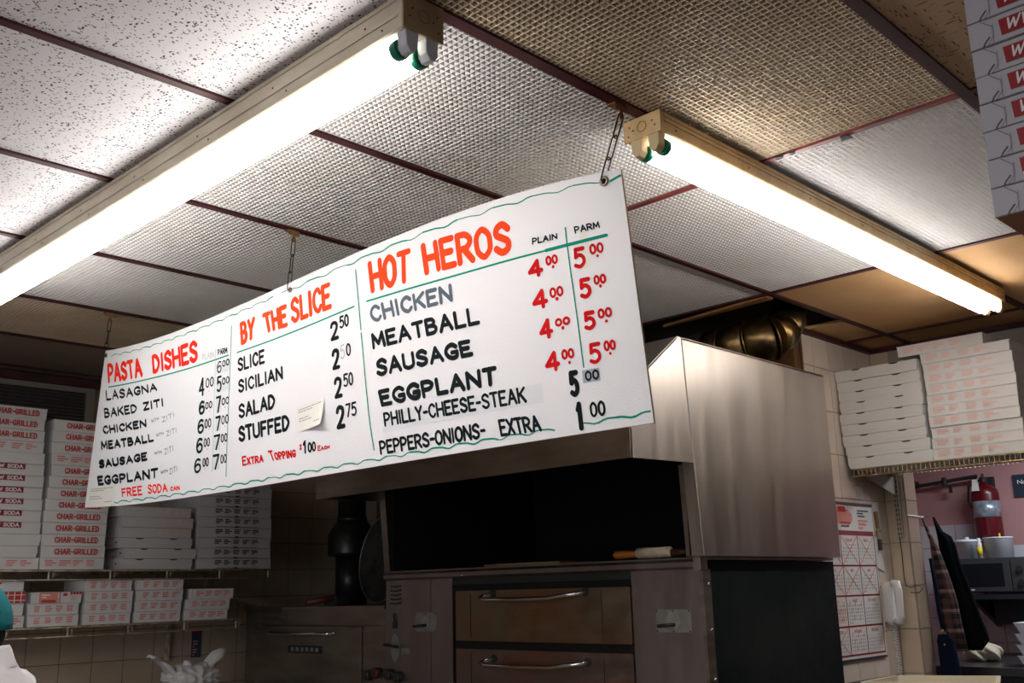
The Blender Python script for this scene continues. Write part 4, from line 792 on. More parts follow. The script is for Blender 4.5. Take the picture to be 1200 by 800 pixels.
# face panels: right and left pillars and the openings
BX(OX, OX+.02, OY0+.004, 2.352, .12, OZ-.034).build('right_fascia', 'steel_oven', t)
BX(OX, OX+.02, 3.32, 3.458, .12, OZ-.034).build('left_fascia', 'steel_oven', t); BX(OX, OX+.02, 3.461, OY1, .12, OZ-.034).build('left_fascia', 'steel_oven', t)
BX(OX+.018, OX+.022, 2.352, 3.32, .12, OZ-.034).build('recess_back', 'blackish', t)
BX(OX+.006, OX+.02, 2.352, 3.32, 1.528, OZ-.034).build('recess_lintel', 'iron_black', t)
def door(z0, z1, mt, label, hz):
    d = BX(OX-.012, OX+.016, 2.352+.004, 3.290, z0, z1).build('oven_door', mt, t, bevel=.003); d['label'] = label
    for y in (2.487, 3.195): BX(OX-.0135, OX-.011, y-.0012, y+.0012, z0+.012, z1-.012).build('door_seam', 'iron_black', d)
    for y in (2.72, 2.84, 2.95): MB()._lat(Vector((OX-.0128, y, z0+.10)), [(.0028, 0), (.0028, .001)], 10, Vector((1, 0, 0))).build('door_rivet', 'iron_black', d)
    y0, y1 = 2.60, 3.09
    h = MB().tube([(OX-.012, y1-.03, hz+.012), (OX-.045, y1-.012, hz+.006), (OX-.060, y1, hz-.003), (OX-.066, y1-.03, hz-.010), (OX-.068, (y0+y1)/2+.05, hz-.011), (OX-.066, y0+.11, hz-.008), (OX-.055, y0+.03, hz+.002), (OX-.030, y0-.02, hz+.008), (OX-.012, y0-.035, hz+.012)], .0085, 10); h.build('handle', 'chrome', d, smooth=True)
    for y in (y1-.03, y0-.035): MB()._lat(Vector((OX-.016, y, hz+.012)), [(.016, 0), (.016, .004)], 14, Vector((1, 0, 0))).build('handle_rosette', 'iron_black', d)
    return d
door(1.300, 1.502, 'steel_heat', 'heat-stained brown upper door', 1.475)
door(1.035, 1.268, 'steel_heat_red', 'lower door with reddish heat stain', 1.222)
door(.72, 1.0, 'steel_heat', 'bottom door', .95)
for z in (1.268, 1.0): BX(OX+.004, OX+.02, 2.356, 3.29, z, z+.03).build('door_gap', 'blackish', t)
def dial(y, z, wy, wz):
    p = BX(OX-.004, OX, y-wy/2, y+wy/2, z-wz/2, z+wz/2).build('thermostat_plate', 'label_silver2', t, bevel=.001)
    MB()._lat(Vector((OX-.006, y, z)), [(.030, 0), (.030, .003)], 22, Vector((1, 0, 0))).build('thermostat_dial', 'plate_worn', p)
    MB().tube([(OX-.004, y-.005, z-.012), (OX-.03, y-.005, z-.012), (OX-.035, y+.045, z-.016)], .006, 8).build('thermostat_knob', 'iron_black', p, smooth=True)
    for sy in (-1, 0, 1):
        for sz in (-1, 1): MB()._lat(Vector((OX-.0052, y+sy*wy*.46, z+sz*wz*.44)), [(.003, 0), (.003, .0015)], 8, Vector((1, 0, 0))).build('plate_screw', 'iron_black', p)

dial(2.174, 1.382, .150, .078); dial(3.492, 1.373, .145, .078)
b = MB()
for k in range(5): z = 1.455+k*.0185; b.tube([(OX-.002, 3.735, z), (OX-.004, 3.70, z-.002), (OX-.003, 3.662, z+.002)], .003, 6)
b.build('louvre_slots', 'iron_black', t)
p = MB().prism([(3.70+.030*math.cos(2*PI*j/24), 1.262+.062*math.sin(2*PI*j/24)) for j in range(24)], OX-.004, OX, 0); p.build('oval_plate', 'label_silver2', t)
MB().tube([(OX-.004, 3.745, 1.275), (OX-.03, 3.745, 1.276), (OX-.03, 3.65, 1.268)], .006, 8).build('latch_bar', 'iron_black', t)
BX(OX-.004, OX, 3.605, 3.655, 1.235, 1.262).build('label_plate', 'label_silver2', t)
BX(OX-.008, OX, 3.693, 3.713, 1.345, 1.375).build('blue_tag', 'sign_navy', t); MB().tube([(OX-.004, 3.703, 1.375), (OX-.010, 3.703, 1.40), (OX-.004, 3.703, 1.41)], .004, 8).build('toggle_switch', 'iron_black', t)
for y, z in ((3.735, 1.148), (3.668, 1.14)):
    MB()._lat(Vector((OX-.03, y, z)), [(.020, 0), (.024, .004), (.024, .024), (.017, .028), (.017, .03)], 20, Vector((1, 0, 0))).build('control_knob', 'plastic_dark', t, smooth=True)
for x, y in ((3.1, 2.1), (3.9, 2.1), (3.1, 3.7), (3.9, 3.7)): BX(x-.03, x+.03, y-.03, y+.03, 0, .12).build('leg', 'iron_black', t)

# ================================================================== EXTRACTOR HOOD
HY0, HY1 = 2.005, 3.70
t = thing('extractor_hood', (3.4, 2.85, 1.6), 'tall stainless extractor hood with slanted canopy standing on the oven', 'hood')
side = [(2.975, 1.598), (OXB+.02, 1.598), (OXB+.02, 2.352), (2.897, 2.352), (2.905, 1.925)]
b = MB().prism([(2.965, 1.598), (OXB, 1.598), (OXB, 2.350), (2.925, 2.352), (2.945, 1.913)], HY0, HY0+.045, 1); b.build('side_wall', 'steel_hood', t)
b = MB().prism([(2.975, 1.598), (2.985, 1.598), (2.985, 1.913), (2.960, 1.913)], HY0+.045, HY0+.075, 1); b.build('jamb', 'steel_dull', t)
b = MB().prism([(2.975, 1.598), (OXB, 1.598), (OXB, 2.350), (2.925, 2.352), (2.945, 1.913)], HY1, HY1+.04, 1); b.build('side_wall', 'steel_dull', t)
b = MB().prism([(2.597, 1.905), (2.945, 1.912), (2.922, 2.352), (2.893, 2.352), (2.60, 2.135)], HY0-.002, HY0+.004, 1); b.build('canopy_cheek', 'steel_hood', t)
b = MB().prism([(2.597, 1.905), (2.945, 1.912), (2.922, 2.352), (2.893, 2.352), (2.60, 2.135)], HY1+.034, HY1+.04, 1); b.build('canopy_cheek', 'steel_dull', t)
BX(2.593, 2.604, HY0-.002, HY1+.04, 1.905, 2.137).build('front_fascia', 'steel_dull', t)
b = MB().prism([(2.600, 2.137), (2.893, 2.354), (2.893, 2.346), (2.604, 2.129)], HY0-.002, HY1+.04, 1); b.build('sloped_front', 'steel_hood', t)
BX(2.893, OXB, HY0, HY1+.04, 2.346, 2.354).build('roof_sheet', 'steel_dull', t)
BX(OXB-.01, OXB, HY0+.045, HY1, 1.598, 2.346).build('back_wall', 'blackish', t)
BX(2.96, OXB-.01, HY0+.046, HY0+.05, 1.60, 2.346).build('side_lining', 'blackish', t); BX(2.99, OXB-.01, HY1-.004, HY1-.0005, 1.60, 2.346).build('side_lining', 'blackish', t)
b = MB().prism([(2.604, 1.93), (2.604, 2.125), (2.89, 2.342), (OXB-.01, 2.342), (OXB-.01, 2.332), (2.9, 2.332), (2.615, 2.115), (2.615, 1.93)], HY0+.006, HY1-.005, 1); b.build('canopy_lining', 'blackish', t)  # black liner following the inside of the canopy
MB().tube([(2.918, HY0-.003, 2.352), (2.945, HY0-.003, 1.913), (2.968, HY0-.003, 1.60)], .0016, 6).build('seam', 'plaster', t)
# duct from the hood back to the opening in the ceiling
t = thing('exhaust_duct', (3.6, 2.3, 2.5), 'brassy sheet-metal exhaust duct with segmented elbow rising behind the hood', 'duct')
DX = 3.62
def duct(path, r, nm, mt, label=None):
    o = MB().tube(path, r, 28).build(nm, mt, t, smooth=True)
    if label: o['label'] = label
duct([(DX, 3.2, 2.455), (DX, 2.30, 2.468)], .088, 'straight_run', 'duct_grey', 'sooty grey straight length')
duct([(DX, 2.34, 2.467), (DX, 2.265, 2.468)], .0895, 'collar', 'brass_duct')
duct([(DX, 2.262, 2.468), (DX, 2.14, 2.472)], .090, 'elbow_segment', 'brass_duct')
duct([(DX, 2.17, 2.470), (DX+.06, 2.07, 2.490)], .0905, 'elbow_segment', 'brass_duct')
duct([(DX+.045, 2.085, 2.487), (DX+.16, 2.075, 2.53)], [.0895, .078], 'elbow_segment', 'brass_duct')
duct([(DX+.14, 2.076, 2.525), (DX+.25, 2.09, 2.60), (DX+.27, 2.10, 2.72), (DX+.27, 2.10, 3.09)], [.080, .068, .066, .066], 'riser', 'brass_duct')
for a, c in (((DX, 2.27), (DX, 2.262)), ):
    pass
def ring(c, ax, r): MB()._lat(Vector(c)-Vector(ax)*.004, [(r-.004, 0), (r, .001), (r, .007), (r-.004, .008)], 28, Vector(ax)).build('seam_ring', 'brass_duct', t, smooth=True)
ring((DX, 2.262, 2.468), (0, 1, -.05), .094); ring((DX+.005, 2.155, 2.472), (-.25, .95, -.1), .096); ring((DX+.055, 2.078, 2.489), (-.7, .65, -.25), .096)
# timber boxing behind the duct
t = thing('timber_boxing', (4.05, 2.25, 2.3), 'brown timber board standing behind the duct elbow', 'board')
BX(4.06, 4.098, 2.19, 2.46, 1.7, 2.62).build('upright_board', 'wood_brown', t); BX(3.96, 4.05, 2.10, 2.44, 2.30, 2.36).build('copper_tin', 'brass_duct', t); BX(3.97, 4.09, 2.10, 2.40, 1.7, 2.30).build('shelf_block', 'wood_brown', t)

# rolling pin and peel on the oven top
t = thing('rolling_pin', (2.99, 2.3, 1.618), 'orange wooden rolling pin wrapped in floured cloth on the oven edge', 'rolling pin')
MB()._lat(Vector((3.045, 2.452, 1.618)), [(.009, 0), (.0145, .006), (.0155, .02), (.0125, .10), (.012, .112)], 16, Vector((0, -1, 0))).build('handle', 'wood_handle', t, smooth=True)
MB()._lat(Vector((3.045, 2.345, 1.620)), [(.013, 0), (.019, .004), (.0195, .05), (.0185, .10), (.019, .150), (.013, .156)], 18, Vector((0, -1, 0))).build('wrapped_roller', 'wrap_cream', t, smooth=True)
MB()._lat(Vector((3.045, 2.190, 1.617)), [(.012, 0), (.013, .04), (.009, .07)], 16, Vector((0, -1, 0))).build('handle', 'wood_handle_dark', t, smooth=True)  # same handle as the orange one, shade put into its darker colour
t = thing('wooden_peel', (3.2, 3.0, 1.6), 'pale wooden peel lying flat in the shadow on the oven top', 'peel')
b = MB().prism([(3.10, 3.22), (3.35, 3.24), (3.42, 3.10), (3.42, 2.90), (3.35, 2.76), (3.10, 2.78), (3.06, 2.90), (3.06, 3.10)], 1.5965, 1.608, 2); b.build('blade', 'wood_pale', t, bevel=.002)
BX(3.42, 3.85, 2.985, 3.015, 1.5965, 1.612).build('handle', 'wood_pale', t, bevel=.004)

# ================================================================== REAR DECK OVEN
t = thing('deck_oven', (3.4, 4.4, 0), 'lower dark stainless deck oven beyond, between box shelves and hood', 'oven', 'deck ovens along the back')
X2 = 3.02
BX(X2+.02, 3.95, 3.782, 4.97, .12, 1.43).build('carcass', 'steel_dull', t); BX(X2-.01, 3.95, 3.782, 4.975, 1.43, 1.445).build('top_sheet', 'steel_dull', t)
BX(X2, X2+.02, 3.782, 4.97, 1.358, 1.43).build('upper_rail', 'steel_dull', t); BX(X2, X2+.02, 3.782, 3.952, .12, 1.355).build('control_panel', 'steel_dull', t); BX(X2, X2+.02, 4.882, 4.97, .12, 1.355).build('end_panel', 'steel_dull', t)
for z0, z1 in ((1.085, 1.35), (.78, 1.05)):
    d = BX(X2-.008, X2+.016, 3.956, 4.876, z0, z1).build('oven_door', 'steel_dull', t, bevel=.003)
    MB().tube([(X2-.01, 4.70, z1-.03), (X2-.045, 4.69, z1-.035), (X2-.048, 4.45, z1-.036), (X2-.045, 4.18, z1-.032), (X2-.01, 4.165, z1-.03)], .0085, 10).build('handle', 'chrome', d, smooth=True)
BX(X2-.012, X2-.008, 4.265, 4.555, 1.222, 1.258).build('badge_plate', 'poster_blue2', t)

b = MB()
for i in range(6): b.box(X2-.013, X2-.0118, 4.29+i*.042, 4.315+i*.042, 1.231, 1.25)
b.build('badge_lettering', 'label_silver2', t)
for y, z in ((3.90, 1.138), (3.835, 1.15)): MB()._lat(Vector((X2-.03, y, z)), [(.018, 0), (.024, .004), (.024, .024), (.018, .03)], 20, Vector((1, 0, 0))).build('control_knob', 'plastic_dark' if y > 3.88 else 'wood_handle_dark', t, smooth=True)
for x, y in ((3.1, 3.85), (3.9, 3.85), (3.1, 4.9), (3.9, 4.9)): BX(x-.03, x+.03, y-.03, y+.03, 0, .12).build('leg', 'iron_black', t)
t = thing('flue_pipe', (3.43, 4.6, 1.445), 'dark flue pipe with a wide draft collar rising from the rear oven', 'flue')
MB()._lat(Vector((3.43, 4.6, 1.446)), [(.086, 0), (.086, .26)], 24, Vector((0, 0, 1))).build('lower_pipe', 'flue_dark', t, smooth=True)
MB()._lat(Vector((3.43, 4.6, 1.70)), [(.088, 0), (.128, .002), (.130, .02), (.128, .12), (.090, .185), (.084, .187)], 28, Vector((0, 0, 1))).build('draft_collar', 'flue_dark', t, smooth=True)
MB()._lat(Vector((3.43, 4.6, 1.885)), [(.076, 0), (.076, 1.15)], 24, Vector((0, 0, 1))).build('upper_pipe', 'flue_dark', t, smooth=True)
MB()._lat(Vector((3.43, 4.6, 1.885)), [(.083, 0), (.083, .03)], 24, Vector((0, 0, 1))).build('pipe_band', 'flue_dark', t, smooth=True)
t = thing('round_pan', (3.17, 3.975, 1.446), 'large dark round pan leaning on edge beside the hood', 'pan')
nv = Vector((-1, .12, .14)).normalized()
MB()._lat(Vector((3.17, 3.975, 1.663)), [(.01, 0), (.185, 0), (.205, .018), (.212, .020), (.209, .013), (.188, -.004), (.01, -.004)], 40, nv).build('pan_body', 'flue_dark', t, smooth=True)
a_ = nv.cross(Vector((0, 0, 1))).normalized(); b_ = nv.cross(a_)
MB().tube([Vector((3.17, 3.975, 1.663))+nv*.02+a_*.211*math.cos(2*PI*j/40)+b_*.211*math.sin(2*PI*j/40) for j in range(40)], .0035, 6, closed=True).build('pan_rim', 'steel_dull', t, smooth=True)
t = thing('oven_brush', (3.2, 3.95, 1.45), 'dark red wooden handled oven brush lying across the rear oven edge', 'brush')
MB().tube([(2.94, 4.30, 1.466), (3.10, 4.24, 1.490)], [.017, .012], 12).build('handle', 'wood_handle_dark', t, smooth=True)
BX(3.06, 3.13, 4.22, 4.32, 1.4465, 1.495).build('bristle_block', 'iron_black', t)
# ================================================================== CALENDAR CORNER
t = thing('wall_calendar', (4.45, 2.17, 1.5), 'paper year calendar in red grid with crossed-out months beside the oven', 'calendar')
CX0, CX1 = 4.115, 4.625; zt, zb = 1.842, 1.175; Y = 2.172
BX(CX0, CX1, Y, 2.1785, zb, zt).build('paper_sheet', 'paper', t)
BX(CX0, CX1+.004, Y-.003, Y+.002, zt-.004, zt+.008).build('binding_strip', 'plastic_dark', t); b = MB(); b.box(CX0, CX1+.004, Y-.002, Y+.002, zb-.010, zb); b.build('binding_strip', 'plastic_dark', t)
rows_z = [1.703, 1.570, 1.440, 1.310, 1.190]; cols = [4.125, 4.288, 4.451, 4.615]
b = MB(); b.flat = True
def hb(x0, x1, z0, z1, l=.0006): b.quad((x0, Y-l, z0), (x1, Y-l, z0), (x1, Y-l, z1), (x0, Y-l, z1))
hb(cols[0], cols[3], 1.703, 1.724)
for z in rows_z[1:]: hb(cols[0], cols[3]+.004, z-.004, z+.004)
for x in cols: hb(x-.003, x+.003, 1.186, 1.71)
b.build('grid_lines', 'print_dark_red2', t)
b = MB(); b.flat = True; bl = MB(); bl.flat = True
MON = ['JANUARY', 'FEBRUARY', 'MARCH', 'APRIL', 'MAY', 'JUNE', 'JULY', 'AUGUST', 'SEPTEMBER', 'OCTOBER', 'NOVEMBER', 'DECEMBER']
digits = MB(); digits.flat = True
for i, mn in enumerate(MON):
    r, c = divmod(i, 3); x0, x1 = cols[c], cols[c+1]; z1 = rows_z[r]; z0 = rows_z[r+1]
    L = .0135*len(mn)*.62; plane_text(b, mn, ((x0+x1)/2-L/2, Y, z1-.027), (1, 0, 0), (0, 0, 1), L, .012, .0022, (0, -1, 0))
    for q in range(6):
        for d in range(7):
            if (q == 0 and d < (i*3) % 7) or (q == 5 and d > 1): continue
            x = x0+.016+d*.020; z = z1-.042-q*.0145; digits.quad((x, Y-.0007, z-.004), (x+.009, Y-.0007, z-.004), (x+.009, Y-.0007, z+.003), (x, Y-.0007, z+.003))
b.build('month_names', 'print_faded', t); stuff(digits.build('day_numbers', 'paint_grey2', t))

b = MB(); b.flat = True; P = lambda a, z, k: (a, Y-.0012-k*1e-5, z)
for i in range(12):
    r, c = divmod(i, 3); x0, x1, z1, z0 = cols[c], cols[c+1], rows_z[r], rows_z[r+1]
    if r < 2 or i == 9:
        ribbon(b, [(x0+.01, z1-.006), (x1-.012, z0+.008)], .0035, P, 0); ribbon(b, [(x1-.010, z1-.006), (x0+.006, z0+.006)], .0035, P, 1)
    elif i in (6, 7, 10):
        for k in range(7): x = x0+.02+k*.018; zz = z1-.03-(k % 3)*.03; ribbon(b, [(x, zz-.015), (x+.012, zz+.006)], .003, P, k)
        if i == 6:
            for k in range(16): x = x0+.01+(k % 8)*.018; zz = z1-.06-(k//8)*.035; ribbon(b, [(x, zz-.018), (x+.012, zz+.006)], .0035, P, k)
b.build('pen_crosses', 'pen_orange', t)
b = MB(); b.flat = True
b.ngon([(4.33+.085*math.cos(2*PI*j/28), Y-.0006, 1.782+.033*math.sin(2*PI*j/28)) for j in range(28)]); b.build('header_emblem', 'print_faded', t)
b = MB(); b.flat = True
b.quad(*[(x, Y-.001, z) for x, z in ((4.29, 1.806), (4.36, 1.806), (4.36, 1.832), (4.29, 1.832))])
ribbon(b, [(4.33+.09*math.cos(a*.3-1.2), 1.782+.038*math.sin(a*.3-1.2)) for a in range(9)], .004, P, 0)
b.quad(*[(x, Y-.001, z) for x, z in ((4.30, 1.755), (4.40, 1.755), (4.40, 1.762), (4.30, 1.762))]); b.build('header_red_print', 'print_red', t)
b = MB(); b.flat = True; text_blocks(b, 4.47, 4.60, 1.785, 1.822, 1, lambda a, z: (a, Y-.0008, z), random.Random(2), 3); text_blocks(b, 4.30, 4.46, 1.737, 1.749, 1, lambda a, z: (a, Y-.0008, z), random.Random(5), 1); text_blocks(b, 4.47, 4.6, 1.752, 1.762, 1, lambda a, z: (a, Y-.0008, z), random.Random(6), 1); b.build('header_black_print', 'print_black', t)
b = MB(); b.flat = True; text_blocks(b, 4.47, 4.62, 1.730, 1.778, 1, lambda a, z: (a, Y-.0009, z), random.Random(9), 3); b.build('header_small_print', 'print_faded', t)
# phone on the wall corner
t = thing('wall_phone', (4.70, 2.15, 1.4), 'white corded wall phone beside the calendar', 'phone')
BX(4.645, 4.725, 2.130, 2.1785, 1.305, 1.495).build('base', 'plastic_white', t, bevel=.012)
MB().tube([(4.665, 2.132, 1.49), (4.662, 2.108, 1.488), (4.658, 2.100, 1.45), (4.658, 2.102, 1.35), (4.662, 2.108, 1.32), (4.665, 2.132, 1.315)], [.015, .021, .018, .016, .021, .015], 14).build('handset', 'plastic_white', t, smooth=True)
BX(4.712, 4.727, 2.127, 2.131, 1.405, 1.425).build('phone_button', 'plastic_dark', t)
pts = [(4.69+.010*math.cos(k*.7)+.015*math.sin(k*.01), 2.155+.010*math.sin(k*.7), 1.305-k*.0014) for k in range(230)]
MB().tube(pts, .0021, 5).build('coiled_cord', 'plastic_white', t, smooth=True)
t = thing('hanging_cable', (4.78, 2.14, 1.7), 'thin dark cable looping down the pillar from the shelf bracket', 'cable')
MB().tube(catmull3 if False else [(4.792, 2.125, 1.705), (4.792, 2.123, 1.62), (4.790, 2.124, 1.52), (4.788, 2.118, 1.475), (4.790, 2.10, 1.468), (4.792, 2.062, 1.478), (4.785, 2.04, 1.462), (4.788, 2.06, 1.443), (4.792, 2.10, 1.445)], .0022, 6).build('cable', 'plastic_dark', t, smooth=True)
t = thing('paper_slip', (4.66, 2.16, 1.60), 'folded cream paper slips tucked behind a clip above the phone', 'paper')
MB().hexa([(4.63, 2.172, 1.56), (4.70, 2.172, 1.54), (4.69, 2.172, 1.60), (4.645, 2.172, 1.70), (4.63, 2.1785, 1.56), (4.70, 2.1785, 1.54), (4.69, 2.1785, 1.60), (4.645, 2.1785, 1.70)]).build('slip', 'paper', t); BX(4.655, 4.675, 2.16, 2.172, 1.64, 1.69).build('clip', 'plastic_dark', t)
t = thing('key_hook', (4.68, 2.17, 1.79), 'small brass key hook with keys beside the calendar top', 'hook')
BX(4.665, 4.69, 2.172, 2.1785, 1.74, 1.82).build('plate', 'wood_brown', t); BX(4.66, 4.70, 2.165, 2.1725, 1.70, 1.735).build('tag', 'brass_wire', t)
b = BX(4.50, 4.56, 2.174, 2.1785, 1.87, 1.93).build('paper_scrap', 'paper'); tag(b, 'torn white paper scrap taped above the calendar', 'paper')

# ================================================================== BACK ROOM
t = thing('fire_extinguisher', (6.40, 2.27, 1.72), 'red fire extinguisher with silver label hanging on the pink wall', 'extinguisher')
c = Vector((6.405, 2.283, 1.72))
MB()._lat(c, [(.06, 0), (.074, .012), (.076, .03), (.076, .27), (.070, .30), (.045, .322), (.022, .332), (.020, .345)], 28, Vector((0, 0, 1))).build('cylinder', 'extinguisher_red', t, smooth=True)
MB()._lat(c+Vector((0, 0, .135)), [(.0768, 0), (.0768, .095)], 28, Vector((0, 0, 1))).build('label_band', 'label_silver', t, smooth=True)
b = MB()._lat(c+Vector((0, 0, .345)), [(.022, 0), (.022, .03)], 14, Vector((0, 0, 1))); b.build('valve', 'plastic_dark', t)
b = MB().tube([c+Vector((0, 0, .37)), c+Vector((-.06, -.02, .385)), c+Vector((-.10, -.03, .36))], .008, 8); b.build('lever', 'plastic_dark', t)
MB().tube([c+Vector((0, .02, .36)), c+Vector((0, .09, .33)), c+Vector((0, .105, .24)), c+Vector((0, .09, .20)), c+Vector((0, .075, .205))], .007, 8).build('hose', 'plastic_dark', t, smooth=True)
MB().hexa([c+Vector(p) for p in ((-.083, .0, .29), (-.083, .045, .29), (-.070, .04, .36), (-.070, .01, .36), (-.081, .0, .29), (-.081, .045, .29), (-.068, .04, .36), (-.068, .01, .36))]).build('inspection_tag', 'paper', t)
BX(6.47, 6.50, 2.25, 2.32, 1.75, 2.10).build('wall_bracket', 'iron_black', t)
t = thing('wall_pipe', (6.4, 2.5, 2.08), 'thin black horizontal pipe with a valve on the pink wall', 'pipe')
MB().tube([(6.44, 2.74, 2.075), (6.44, 2.33, 2.108)], .011, 10).build('pipe', 'iron_black', t); MB()._lat(Vector((6.44, 2.53, 2.068)), [(.018, 0), (.02, .03), (.012, .05)], 12, Vector((0, 0, 1))).build('valve', 'iron_black', t); BX(6.43, 6.45, 2.49, 2.505, 2.02, 2.06).build('tap', 'iron_black', t)
for y in (2.72, 2.36): BX(6.44, 6.50, y-.006, y+.006, 2.07, 2.11).build('pipe_clip', 'iron_black', t)
t = thing('wall_sign', (6.49, 2.0, 2.03), 'small navy sign starting No S in white on the pink wall', 'sign')
BX(6.488, 6.4995, 1.84, 2.144, 1.97, 2.10).build('panel', 'sign_navy', t)
b = MB(); b.flat = True; plane_text(b, 'No Smoking'.upper() if False else 'No SMOKING', (6.488, 2.115, 2.045), (0, -1, 0), (0, 0, 1), .25, .022, .004, (-1, 0, 0)); b.build('lettering', 'print_white', t)
t = thing('wall_shelf', (6.3, 2.1, 1.41), 'dark blue-black shelf under the microwave in the back room', 'shelf')
BX(6.06, 6.499, 1.5, 2.40, 1.385, 1.412).build('board', 'shelf_dark', t)
for y in (2.33, 1.6): MB().prism([(6.49, 1.385), (6.12, 1.385), (6.49, 1.22)], y-.012, y+.012, 1).build('bracket', 'plastic_dark', t)
BX(6.30, 6.499, 1.5, 2.28, 1.24, 1.385).build('under_panel', 'shelf_dark', t)
t = thing('microwave', (6.3, 2.2, 1.412), 'dark grey microwave oven on the back room shelf', 'microwave')
BX(6.11, 6.45, 1.985, 2.405, 1.420, 1.612).build('casing', 'plastic_grey2', t, bevel=.006)
d = BX(6.098, 6.11, 2.095, 2.398, 1.426, 1.606).build('door', 'plastic_grey2', t, bevel=.003); BX(6.0965, 6.098, 2.13, 2.375, 1.455, 1.582).build('window', 'glass_dark', d)
p = BX(6.10, 6.11, 1.992, 2.090, 1.426, 1.606).build('control_panel', 'plastic_grey2', t, bevel=.003)
for z in (1.55, 1.475): MB()._lat(Vector((6.088, 2.04, z)), [(.018, 0), (.018, .012)], 18, Vector((1, 0, 0))).build('knob', 'plastic_dark', p)
BX(6.0965, 6.098, 2.30, 2.36, 1.434, 1.442).build('badge', 'print_white', d)
for y in (2.03, 2.36):
    for x in (6.14, 6.42): BX(x-.01, x+.01, y-.01, y+.01, 1.412, 1.421).build('foot', 'plastic_dark', t)
def tub(y, z, r0, r1, h, label, lid):
    t = thing('plastic_tub', (6.25, y, z), label, 'tub', 'tubs on the microwave'); c = Vector((6.25, y, z))
    MB()._lat(c, [(r0, 0), (r1, h-.008), (r1+.004, h-.006), (r1+.004, h), (r1-.004, h), (r1-.006, h-.01), (r0-.004, .004)], 28, Vector((0, 0, 1))).build('body', 'tub_white', t, smooth=True)
    if lid: MB()._lat(c+Vector((0, 0, h)), [(r1+.002, 0), (r1, .006), (.012, .010), (.01, .022)], 24, Vector((0, 0, 1))).build('lid', 'tub_white', t, smooth=True)
    return t
tub(2.365, 1.6125, .066, .077, .105, 'pale blue lidded plastic tub, left one on the microwave', True)
t = tub(2.19, 1.6125, .072, .078, .118, 'white plastic tub with red print, right one on the microwave', False)
b = MB(); b.flat = True
for k, (z, w_) in enumerate(((1.705, .10), (1.694, .075))): b.quad(*[(6.25-.0775*math.cos(a), 2.19-.0775*math.sin(a), zz) for a, zz in ((-w_*8, z), (w_*4, z), (w_*4, z+.006), (-w_*8, z+.006))])
b.build('red_print', 'print_faded', t)
t = thing('yellow_marker', (6.17, 2.27, 1.6125), 'slim bottle with yellow label between the two tubs', 'bottle')
MB()._lat(Vector((6.165, 2.268, 1.6125)), [(.014, 0), (.014, .085), (.009, .095), (.009, .115)], 14, Vector((0, 0, 1))).build('bottle_body', 'plastic_white', t, smooth=True); MB()._lat(Vector((6.165, 2.268, 1.628)), [(.0146, 0), (.0146, .05)], 14, Vector((0, 0, 1))).build('label', 'yellow', t, smooth=True)
t = thing('yellow_utensil', (6.25, 2.17, 1.62), 'yellow handle sticking up from the right-hand tub', 'utensil'); MB().tube([(6.24, 2.17, 1.618), (6.24, 2.175, 1.752)], .006, 8).build('handle', 'yellow', t)
# coats on the back face of the wall
def drape(nm, mt, cl, top, bot, depth, parent, folds=6, seed=1):
    """hanging cloth: cl = centre-line rows [(z, y_left, y_right, x)]"""
    rng = random.Random(seed); b = MB(); n = 26; base = 0; rows = []
    for z, yl, yr, x, th in cl:
        ring = []
        for j in range(n):
            a = 2*PI*j/n; u = math.cos(a); y = (yl+yr)/2+u*(yl-yr)/2; xx = x+math.sin(a)*th*(1+.35*math.sin(folds*a+z*3)); ring.append((xx, y, z))
        rows.append(ring)
    base = len(b.v)
    for r_ in rows: b.v += r_
    for i in range(len(rows)-1):
        for j in range(n): j2 = (j+1) % n; b.f.append((base+i*n+j, base+i*n+j2, base+(i+1)*n+j2, base+(i+1)*n+j)); b.m.append(0)
    b.f.append(tuple(base+j for j in range(n))); b.f.append(tuple(base+(len(rows)-1)*n+j for j in reversed(range(n)))); b.m += [0, 0]
    return b.build(nm, mt, parent, smooth=True)
t = thing('black_coat', (5.03, 2.0, 1.8), 'long black coat hanging on the pillar behind the plaid shirt', 'coat')
drape('coat_body', 'cloth_black', [(1.80, 2.078, 2.070, 5.09, .008), (1.73, 2.078, 2.050, 5.12, .02), (1.705, 2.078, 2.015, 5.125, .03), (1.66, 2.078, 2.000, 5.13, .035), (1.58, 2.078, 1.992, 5.135, .035), (1.48, 2.075, 1.965, 5.14, .035), (1.38, 2.07, 1.94, 5.14, .035), (1.25, 2.06, 1.905, 5.14, .035), (1.215, 2.03, 1.90, 5.14, .035), (1.17, 2.02, 1.94, 5.14, .03)], 0, 0, 0, t, 5)
MB().tube([(4.935, 2.085, 1.795), (4.99, 2.078, 1.80), (5.06, 2.075, 1.80)], .004, 6).build('coat_hook', 'chrome', t)
t = thing('plaid_shirt', (4.96, 2.04, 1.78), 'dark plaid flannel shirt with pink checks hanging on the pillar', 'shirt')
drape('shirt_body', 'cloth_plaid', [(1.79, 2.079, 2.073, 4.962, .008), (1.68, 2.079, 2.055, 5.030, .02), (1.60, 2.079, 2.03, 5.030, .028), (1.50, 2.077, 2.005, 5.030, .032), (1.40, 2.075, 1.985, 5.030, .034), (1.28, 2.06, 1.975, 5.030, .034), (1.17, 2.03, 1.965, 5.030, .030)], 0, 0, 0, t, 7)
MB().tube([(4.80, 2.0775, 1.80), (4.93, 2.0765, 1.797), (4.962, 2.074, 1.795)], .004, 6).build('wire_peg', 'print_white', t)
t = thing('navy_shoulder_bag', (4.93, 2.03, 1.2), 'navy bag with brass clasp and strap hanging below the plaid shirt', 'bag')
MB().tube([(4.952, 2.055, 1.60), (4.952, 2.05, 1.50), (4.952, 2.045, 1.35), (4.952, 2.035, 1.26)], .010, 8).build('strap', 'cloth_navy', t, smooth=True)
